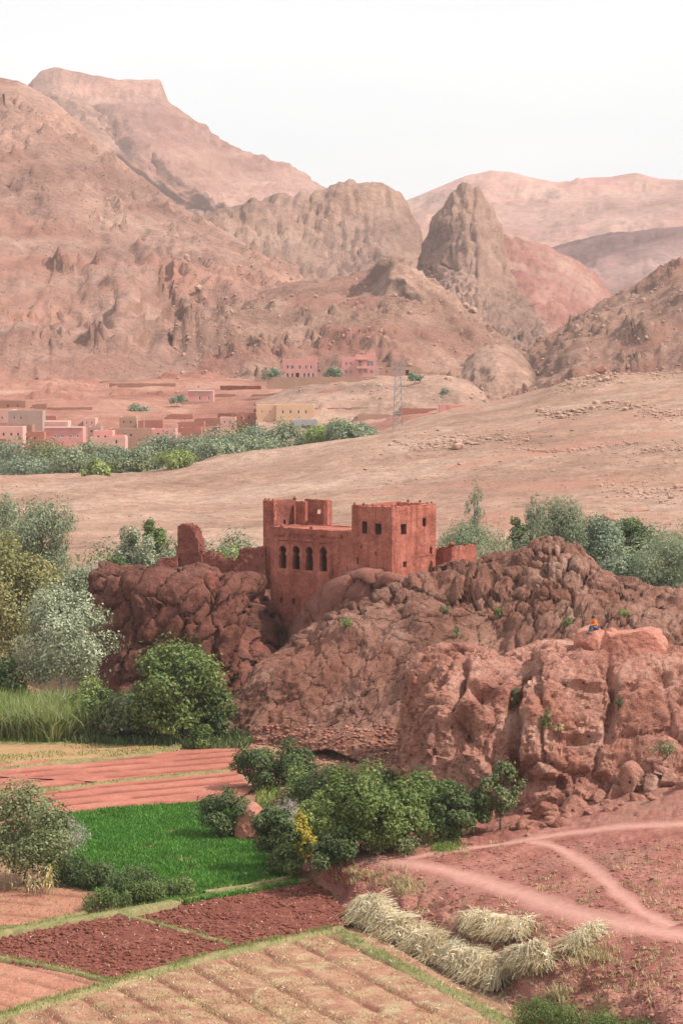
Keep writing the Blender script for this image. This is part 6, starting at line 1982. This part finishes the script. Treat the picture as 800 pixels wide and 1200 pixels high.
def heap(label, axis, wpx, n, hm_, seed, L=2.3, side=(-.55, -.8)):
    """cut stalks thrown side by side over a bank; axis in picture points on the ground"""
    pts = np.array([hit(x, y)[0] for x, y in axis])
    c = polyline(pts, .15)
    r = np.random.default_rng(seed)
    mp = c[:, 1].mean() / F
    wd = wpx * mp
    n = int(n * 1.55)
    lump_s = r.uniform(.3, .6)
    s_ = np.array([side[0], side[1]])
    s_ = s_ / np.linalg.norm(s_)
    rt = root("straw_heap", c[len(c) // 2], label, "straw heap", "heaps of dry stalks on the bank")
    off = np.array(rt.location)
    mb = MB()
    i = r.integers(0, len(c), n)
    lump = 1 + .4 * fbm(np.c_[c * .7], 3, seed)
    tone = []
    Vs, Qs, Rn, k0 = [], [], [], 0
    rng_l = np.random.default_rng(seed + 5)
    nb = max(8, n // 17)
    for j in range(n):
        jb = j % nb
        rb = np.random.default_rng(seed * 1000 + jb)
        ib = min(len(c) - 1, max(0, int(rb.integers(0, len(c)) + r.normal() * 1.6)))
        b0 = c[ib]
        f = float(np.clip(rb.uniform(-.5, .5) + r.normal() * .05, -.55, .55))
        prof_h = hm_ * lump[ib] * (1 - (2 * f) ** 2 * .75) * rb.uniform(.45, 1.15) * r.uniform(.75, 1.05)
        base = b0[:2] - s_ * f * wd * .6
        az = math.atan2(s_[1], s_[0]) + rb.normal() * .6 + r.normal() * .25
        d = np.array([math.cos(az), math.sin(az)])
        l_ = L * rb.uniform(.7, 1.1) * r.uniform(.6, 1.1)
        q0 = base - d * l_ * .45
        q1 = base + d * l_ * .08
        q2 = base + d * l_ * .55
        zb = b0[2]
        p0 = np.array([*(q0 + r.normal(size=2) * .10), zb + prof_h * rb.uniform(.6, 1.2) + r.normal() * .07 + .1])
        p1 = np.array([*(q1 + r.normal(size=2) * .16), zb + prof_h * 1.05 + .12 + r.normal() * .04])
        p2 = np.array([*(q2 + r.normal(size=2) * .22), zb + prof_h * rb.uniform(-.1, .6) - .1 + r.normal() * .1])
        rad = r.uniform(.006, .015)
        tn = np.clip(rb.normal(.60, .27) + r.normal() * .2, 0, 1)
        P3 = np.stack([p0, p1, p2])
        a_ = np.cross(p2 - p0, [0, 0, 1.])
        a_ /= np.linalg.norm(a_) + 1e-9
        ring = np.array([[1, 0], [-.5, .87], [-.5, -.87]]) * rad * 1.4
        V = (P3[:, None] + ring[None, :, :1] * a_ + ring[None, :, 1:] * np.array([0, 0, 1.])).reshape(-1, 3)
        for a in (0, 3):
            for e in range(3):
                Qs.append([k0 + a + e, k0 + a + (e + 1) % 3, k0 + a + 3 + (e + 1) % 3, k0 + a + 3 + e])
        Vs.append(V)
        k0 += 9
        Rn.append(np.array([1, 1, 1, .9, .9, .9, .5, .5, .5]) * tn)
    me = mesh_np("stalks", np.concatenate(Vs) - off, np.array(Qs), M['straw'], True, {'rnd': ('POINT', np.concatenate(Rn))})
    put("stalks", me, rt, kind='stuff')
    # dry leaves hanging among the stalks
    m_ = int(n * 1.3)
    ii_ = r.integers(0, len(c), m_)
    f = r.uniform(-.5, .5, m_)
    hgt = hm_ * lump[ii_] * (1 - (2 * f) ** 2 * .75) * r.uniform(.2, 1.05, m_)
    pos = np.c_[c[ii_, :2] - s_ * (f * wd * .6)[:, None] + s_ * r.uniform(-.5, .6, m_)[:, None], c[ii_, 2] + hgt * .9]
    nr = r.normal(size=(m_, 3)) * .6 + np.array([s_[0] * .5, s_[1] * .5, .8])
    nr /= np.linalg.norm(nr, axis=1, keepdims=True)
    V, q = leaf_quads(pos, nr, .6, .14, seed, .8)
    put("leaves", mesh_np("leaves", V - off, q, M['straw'], True, {'rnd': ('POINT', np.repeat(np.clip(r.normal(.5, .28, m_), 0, 1), 4))}), rt, kind='stuff')
    # loose litter fallen round the heap
    k_ = rng_l.integers(0, len(c), 900)
    lp = c[k_] + np.c_[rng_l.normal(0, wd * .55, 900), rng_l.normal(0, wd * .55, 900), np.zeros(900)]
    good = []
    for q_ in lp:
        ok, l_, _, _, ob, _ = SC.ray_cast(DG, Vector((q_[0], q_[1], 60)), Vector((0, 0, -1)))
        if ok and ob.name.split(".")[0] in ("red_slope", "stubble_field", "ground", "field_bund"):
            good.append(np.array(l_) + [0, 0, .03])
    blades("loose_straw", np.array(good), .16, .035, M['straw'], seed, 4, parent=rt)
    # the packed body under the loose stalks
    u = np.linspace(-1, 1, 9)
    dd = np.gradient(c[:, :2], axis=0)
    dd /= np.linalg.norm(dd, axis=1, keepdims=True)
    XY = c[:, None, :2] + s_[None, None] * (u[None, :, None] * wd * .34)
    Z_ = c[:, None, 2] - .35 + (hm_ * .6 * lump)[:, None] * (1 - u[None] ** 2)
    B3 = np.concatenate([XY, Z_[..., None]], -1)
    B3 += (.22 * np.stack([vnoise(B3 * 2, 1), vnoise(B3 * 2, 2), vnoise(B3 * 2, 3)], -1))
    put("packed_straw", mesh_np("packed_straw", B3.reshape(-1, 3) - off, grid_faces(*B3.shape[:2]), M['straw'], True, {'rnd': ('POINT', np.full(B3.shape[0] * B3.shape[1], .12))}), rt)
    return rt


heap("long heap of dry maize stalks along the edge of the stubble field", [(420, 1068), (452, 1086), (500, 1112), (545, 1136), (588, 1152)], 60, 4600, 1.35, 301)
heap("rounded heap of pale stalks at the long heap's right end", [(598, 1140), (618, 1130), (638, 1125)], 50, 1400, 1.1, 302, side=(.2, -1))
heap("upper heap of dry stalks on the bank under the path", [(548, 1084), (575, 1090), (602, 1096), (618, 1090)], 42, 1500, .8, 303, side=(-.3, -.9))
heap("small stalk bundle leaning on the bank at the right", [(672, 1110), (684, 1102), (698, 1092)], 26, 650, .6, 304, 2.4, side=(-.7, -.7))

# maize stalks still standing
r_ = np.random.default_rng(9)
for i_ in range(16):
    px_, py_ = r_.uniform(4, 66), r_.uniform(1040, 1052)
    ft = Zp(px_, py_)
    rt = root("maize_stalk", ft, "yellowed maize stalk still standing in front of the spreading tree", "maize plant", "standing yellow maize stalks")
    hh = r_.uniform(1.3, 2.2)
    mb = MB()
    ln = r_.normal(0, .12, 2)
    mb.tube([(0, 0, -.1), (ln[0] * .5, ln[1] * .5, hh * .6), (ln[0] * 1.5, ln[1] * 1.5, hh)], [.03, .025, .012], 5)
    put("stem", mb.mesh("stem", M['straw'] if False else LEAF['dry']), rt)
    n_ = 9
    zz = r_.uniform(.25, 1, n_) * hh
    az = r_.uniform(0, 6.28, n_)
    dv = np.c_[np.cos(az), np.sin(az), np.full(n_, .5)]
    L_ = r_.uniform(.4, .75, n_)
    base = np.c_[ln[0] * zz / hh, ln[1] * zz / hh, zz]
    mid = base + dv * (L_ * .5)[:, None]
    tip = base + dv * np.array([1, 1, 0]) * L_[:, None] - [0, 0, .12]
    sd = np.c_[-np.sin(az), np.cos(az), 0 * az] * .05
    V = np.stack([base, mid - sd, tip, mid + sd], 1).reshape(-1, 3)
    put("leaf", mesh_np("leaf", V, np.arange(n_ * 4).reshape(-1, 4), LEAF['gold' if i_ % 4 == 0 else 'dry'], True, {'rnd': ('POINT', np.repeat(r_.random(n_), 4))}), rt)

# ------------------------------------------------------------------ boulders and stones
l1 = hit(694, 752)[0]
Bd = 181.5
bl = np.array(hit(694, 759)[0]) + [0, .9, -.6]
b1 = boulder(bl, (2.9, 2.6, 2.7), 41, M['boulder'], rot=.2, cuts=9, lo=.7, level=5, label="pink boulder the person sits on, on top of the near outcrop", cat="boulder")
boulder(np.array(hit(744, 767)[0]) + [0, 1.3, -.85], (4.9, 3.4, 4.3), 46, M['boulder'], rot=.1, cuts=7, lo=.74, top=.52, level=5, label="larger flat-topped pink boulder right of the sitting person", cat="boulder")
boulder(np.array(hit(717, 760)[0]) + [0, 1.1, -.8], (1.7, 2.4, 2.8), 47, M['boulder'], rot=.4, cuts=9, lo=.7, level=4, label="narrow pink block wedged between the two larger boulders", cat="boulder")
boulder(Zp(296, 983) - [0, 0, .2], (2.7, 2.6, 3.6), 51, M['boulder'], rot=.3, cuts=9, lo=.7, level=5, label="upright red boulder among the bushes beside the alfalfa", cat="boulder")
boulder(Zp(338, 945), (3.6, 2.6, 2.2), 52, M['boulder'], rot=.1, level=4, label="low brown boulder behind the leafless shrub", cat="boulder")
boulder(P(703, 434, 604) - [0, 0, .6], (3.6, 3, 2.4), 53, M['red_bank'], level=4, label="rounded red knob of rock on the plateau's skyline", cat="rock")
for x_, y_, Y_, sz, sd, lab in [(714, 588, 352, (3.2, 2.6, 2.2), 54, "squared red earth block on the plateau's lower right slope"), (750, 579, 362, (4.5, 2.5, 1.2), 55, "dark low ledge right of the squared earth block")]:
    g_ = at(x_, Y_)
    boulder(g_ - [0, 0, .3], sz, sd, M['red_bank'], level=3, label=lab, cat="rock")
# tumbled blocks along the foot of the near outcrop
for i_, (x_, y_, w_, h_) in enumerate([(637, 945, 46, 34), (676, 938, 40, 26), (615, 960, 34, 30), (700, 930, 26, 22), (655, 962, 26, 18), (722, 925, 30, 22), (738, 905, 40, 48), (762, 916, 34, 30), (786, 908, 36, 28), (690, 950, 18, 12), (712, 943, 16, 10), (646, 930, 22, 16), (760, 930, 14, 10), (601, 968, 20, 12), (800, 915, 30, 26), (728, 940, 12, 8)]):
    l_, _, _ = hit(x_, y_ + h_ * .3)
    if l_ is None:
        continue
    mp = l_[1] / F
    o = boulder(l_ - [0, 0, h_ * mp * .3], (w_ * mp, w_ * mp * .8, h_ * mp * 1.05), 60 + i_, M['front_rock'], "fallen_block", front_root, 4, i_ * .7)
rr = np.random.default_rng(33)
for i_ in range(34):
    x_ = rr.uniform(606, 800)
    y_ = 972 - (x_ - 606) * .33 + rr.normal() * 9 - 4
    l_, _, _ = hit(x_, y_)
    if l_ is None:
        continue
    mp = l_[1] / F
    w_ = rr.uniform(9, 34)
    o = boulder(l_ - [0, 0, w_ * mp * .16], (w_ * mp, w_ * mp * .6, w_ * mp * rr.uniform(.35, .7)), 400 + i_, M['front_rock'], "fallen_block", front_root, 3, rr.uniform(-.6, .6))
    o.rotation_euler = (rr.normal() * .15, rr.uniform(.1, .5), 0)
# pebbles and clods on the slope
pts, sz = [], []
rr = np.random.default_rng(15)
while len(pts) < 2600:
    l_, n_, ob = hit(rr.uniform(365, 800), rr.uniform(985, 1200))
    if ob is not None and ob.name == "red_slope":
        pts.append(l_)
        sz.append(rr.gamma(2, .05) + .07)
scatter("slope_stones", pts, sz, M['red_stone'], 16)
p = [q_ for q_ in pts if fbm(np.array([q_ * .12]), 3, 9)[0] > .08][:260]
p = np.array(p)
tf = np.repeat(p, 14, 0) + rr.normal(0, .16, (len(p) * 14, 3)) * [1, 1, 0]
blades("slope_dry_grass", tf, .24, .04, LEAF['dry'], 17, .8)
p2 = []
for cx, cy, w_, h_ in [(430, 1026, 60, 16), (470, 1040, 30, 14), (690, 1120, 40, 20), (655, 1170, 20, 12), (600, 1120, 40, 14)]:
    for _ in range(80):
        l_, _, ob = hit(cx + rr.normal() * w_ * .4, cy + rr.normal() * h_ * .4)
        if ob is not None and ob.name in ("red_slope", "footpath"):
            p2 += [l_ + rr.normal(0, .12, 3) * [1, 1, 0] for _ in range(7)]
blades("bank_dry_grass", np.array(p2), .42, .05, LEAF['dry'], 18, .8)
p2 = []
for _ in range(260):
    l_, _, ob = hit(522 + rr.normal() * 9, 992 + rr.normal() * 4)
    if ob is not None:
        p2 += [l_ + rr.normal(0, .12, 3) * [1, 1, 0] for _ in range(8)]
blades("green_grass_patch", np.array(p2), .22, .05, LEAF['grass'], 19, .6)
# stones strewn over the plateau, most of them in old wall lines
pts, sz = [], []


def strew(n, fx, fy, s0, s1, jx=0., jy=0.):
    for _ in range(n):
        t_ = rr.random()
        x_, y_ = fx(t_) + rr.normal() * jx, fy(t_) + rr.normal() * jy
        l_, _, ob = hit(x_, y_)
        if ob is not None and ob.name == "ground":
            pts.append(l_)
            sz.append((s0 + (s1 - s0) * rr.gamma(1.2, .33)) * (1.7 if rr.random() < .06 else .85))


strew(420, lambda t: 632 + 170 * t, lambda t: 480 + 6 * math.sin(t * 9), .5, 1.4, 4, 3)
strew(170, lambda t: 590 + 160 * t, lambda t: 525 - 3 * t + 5 * math.sin(t * 4), .5, 1.0, 3, 1)
strew(150, lambda t: 750 + 60 * t, lambda t: 529 - 5 * t, .4, .9, 3, 1.5)
strew(260, lambda t: 655 + 60 * t, lambda t: 456 - 16 * t, .5, 1.3, 8, 4)
strew(240, lambda t: 700 + 110 * t, lambda t: 437 + 3 * math.sin(t * 12), .5, 1.4, 4, 2)
strew(300, lambda t: 480 + 150 * t, lambda t: 518 - 6 * t, .4, 1.1, 12, 5)
strew(120, lambda t: 480 + 70 * t, lambda t: 525 - 5 * t, .5, 1.3, 4, 2)
strew(700, lambda t: 420 + 400 * t, lambda t: 520 + 40 * rr.random(), .3, .7, 20, 20)
strew(600, lambda t: 0 + 800 * t, lambda t: 580 + 40 * rr.random(), .2, .5, 10, 10)
strew(160, lambda t: 720 + 80 * t, lambda t: 572 + 10 * t, .4, .9, 10, 6)
scatter("plateau_stones", pts, sz, M['stone'], 20, .6)
# debris below the ridge
pts, sz = [], []
while len(pts) < 700:
    x_, y_ = rr.uniform(290, 470), rr.uniform(850, 905)
    l_, _, ob = hit(x_, y_)
    if ob is not None and (ob.name == "ground" or ob.name.startswith("rock_block")):
        pts.append(l_)
        sz.append(rr.gamma(2, .1) + .12)
scatter("scree_stones", pts, sz, M['red_stone'], 22)
# dark scrub dotted over the mountainsides
pts, sz = [], []
while len(pts) < 700:
    x_, y_ = rr.uniform(-20, 330), rr.uniform(120, 440)
    l_, _, ob = hit(x_, y_)
    if ob is not None and ob.name in ("left_mountain",) and rr.random() < .35 + .65 * (fbm(np.array([[x_ * .02, y_ * .02, 0]]), 3, 4)[0] > .05):
        pts.append(l_)
        sz.append(rr.uniform(.4, 1.15) * l_[1] / 1200)
scatter("mountain_scrub", pts, sz, plain("dry_scrub", C(.17, .13, .085), .9), 23, .9)
pts, sz = [], []
while len(pts) < 650:
    x_, y_ = rr.uniform(200, 800), rr.uniform(300, 470)
    l_, _, ob = hit(x_, y_)
    if ob is not None and ob.name in ("central_rocky_hill", "right_hill", "terraced_mound", "red_earth_mounds", "left_mountain"):
        pts.append(l_)
        sz.append(rr.gamma(1.4, .55) * l_[1] / 1000 + .3)
scatter("hillside_boulders", pts, sz, M['stone'], 24, .9)

# ------------------------------------------------------------------ the person sitting on the boulder
bpy.context.view_layer.update()
DG = bpy.context.evaluated_depsgraph_get()
seat = drop(bl[0] + .3, bl[1] - .6) + [0, 0, .04]
per = root("person", seat, "person in an orange top and blue jeans sitting hunched on the pink boulder", "person")
per.scale = (1.15, 1.15, 1.15)
fd = np.array([-.86, -.50, 0])
fd /= np.linalg.norm(fd)
sd = np.array([-fd[1], fd[0], 0])
up = np.array([0, 0, 1.])


def J(f, s_, u):
    return fd * f + sd * s_ + up * u


def skin(name, pts, edges, radii, m, rootv=0, parent=None, sub=2):
    me = bpy.data.meshes.new(name)
    me.from_pydata([tuple(p_) for p_ in pts], edges, [])
    me.materials.append(m)
    o = put(name, me, parent)
    md = o.modifiers.new("skin", 'SKIN')
    for i, rd in enumerate(radii):
        sv = me.skin_vertices[0].data[i]
        sv.radius = (rd, rd) if np.isscalar(rd) else rd
        sv.use_root = (i == rootv)
    md.use_smooth_shade = True
    s_ = o.modifiers.new("sub", 'SUBSURF')
    s_.levels = s_.render_levels = sub
    return o


SKIN = plain("skin", C(.42, .22, .15), .6, .05)
ORANGE = plain("orange_cloth", C(.80, .20, .03), .8, .1, 8)
JEANS = plain("blue_denim", C(.10, .14, .24), .85, .2, 8)
HAIR = plain("dark_hair", C(.03, .018, .012), .7, .1)
SHOE = plain("dark_shoe", C(.08, .06, .05), .7, .1)
pts, ed, rd = [], [], []


def v(p_, r__, par=None):
    pts.append(p_)
    rd.append(r__)
    if par is not None:
        ed.append((par, len(pts) - 1))
    return len(pts) - 1


pel = v(J(0, 0, .13), .13)
wai = v(J(.05, 0, .33), .12, pel)
che = v(J(.16, 0, .54), .14, wai)
nec = v(J(.25, 0, .66), .055, che)
hd1 = v(J(.29, 0, .73), .085, nec)
hd2 = v(J(.32, 0, .82), .10, hd1)
hd3 = v(J(.31, 0, .88), .075, hd2)
nos = v(J(.415, 0, .79), .018, hd2)
arms = []
for s_ in (-1, 1):
    sh = v(J(.18, s_ * .18, .57), .06, che)
    el = v(J(.30, s_ * .25, .34), .045, sh)
    wr = v(J(.46, s_ * .13, .30), .03, el)
    hn = v(J(.53, s_ * .10, .29), .036, wr)
    for k in range(4):
        f1_ = v(J(.585, s_ * (.07 + .02 * k), .285), .010, hn)
        v(J(.62 + .006 * (k in (1, 2)), s_ * (.065 + .02 * k), .255), .008, f1_)
    v(J(.555, s_ * .05, .30), .010, hn)
    hp = v(J(.02, s_ * .10, .10), .095, pel)
    kn = v(J(.44, s_ * .12, .22), .065, hp)
    an = v(J(.52, s_ * .11, -.20), .042, kn)
    v(J(.66, s_ * .12, -.25), .038, an)
    arms.append((sh, el, wr, hp, kn, an))
skin("body", pts, ed, rd, SKIN, 0, per)
jp = [pts[pel] + up * .05, pts[wai], pts[che], pts[nec] - up * .02]
je, jr = [(0, 1), (1, 2), (2, 3)], [.155, .15, .17, .085]
for sh, el, wr, *_ in arms:
    a = len(jp)
    jp += [pts[sh], pts[el], pts[wr] * .9 + pts[el] * .1]
    je += [(2, a), (a, a + 1), (a + 1, a + 2)]
    jr += [.085, .065, .05]
skin("hooded_top", jp, je, jr, ORANGE, 0, per)
jp, je, jr = [pts[pel]], [], [.15]
for *_, hp, kn, an in arms:
    a = len(jp)
    jp += [pts[hp], pts[kn], pts[an] * .9 + pts[kn] * .1]
    je += [(0, a), (a, a + 1), (a + 1, a + 2)]
    jr += [.115, .085, .06]
skin("jeans", jp, je, jr, JEANS, 0, per)
V, Tt = ICO[3]
Vh = V * np.array([.125, .115, .12])
Vh = Vh[:, :1] * fd + Vh[:, 1:2] * sd + Vh[:, 2:] * up + J(.285, 0, .85)
put("hair", mesh_np("hair", Vh, Tt, HAIR), per)
for s_ in (-1, 1):
    Vs_ = V * np.array([.14, .055, .05])
    Vs_ = Vs_[:, :1] * fd + Vs_[:, 1:2] * sd + Vs_[:, 2:] * up + J(.62, s_ * .12, -.26)
    put("shoe", mesh_np("shoe", Vs_, Tt, SHOE), per)
    Ve = V * .012 + J(.405, s_ * .035, .825)
    put("eye", mesh_np("eye", Ve, Tt, HAIR), per)
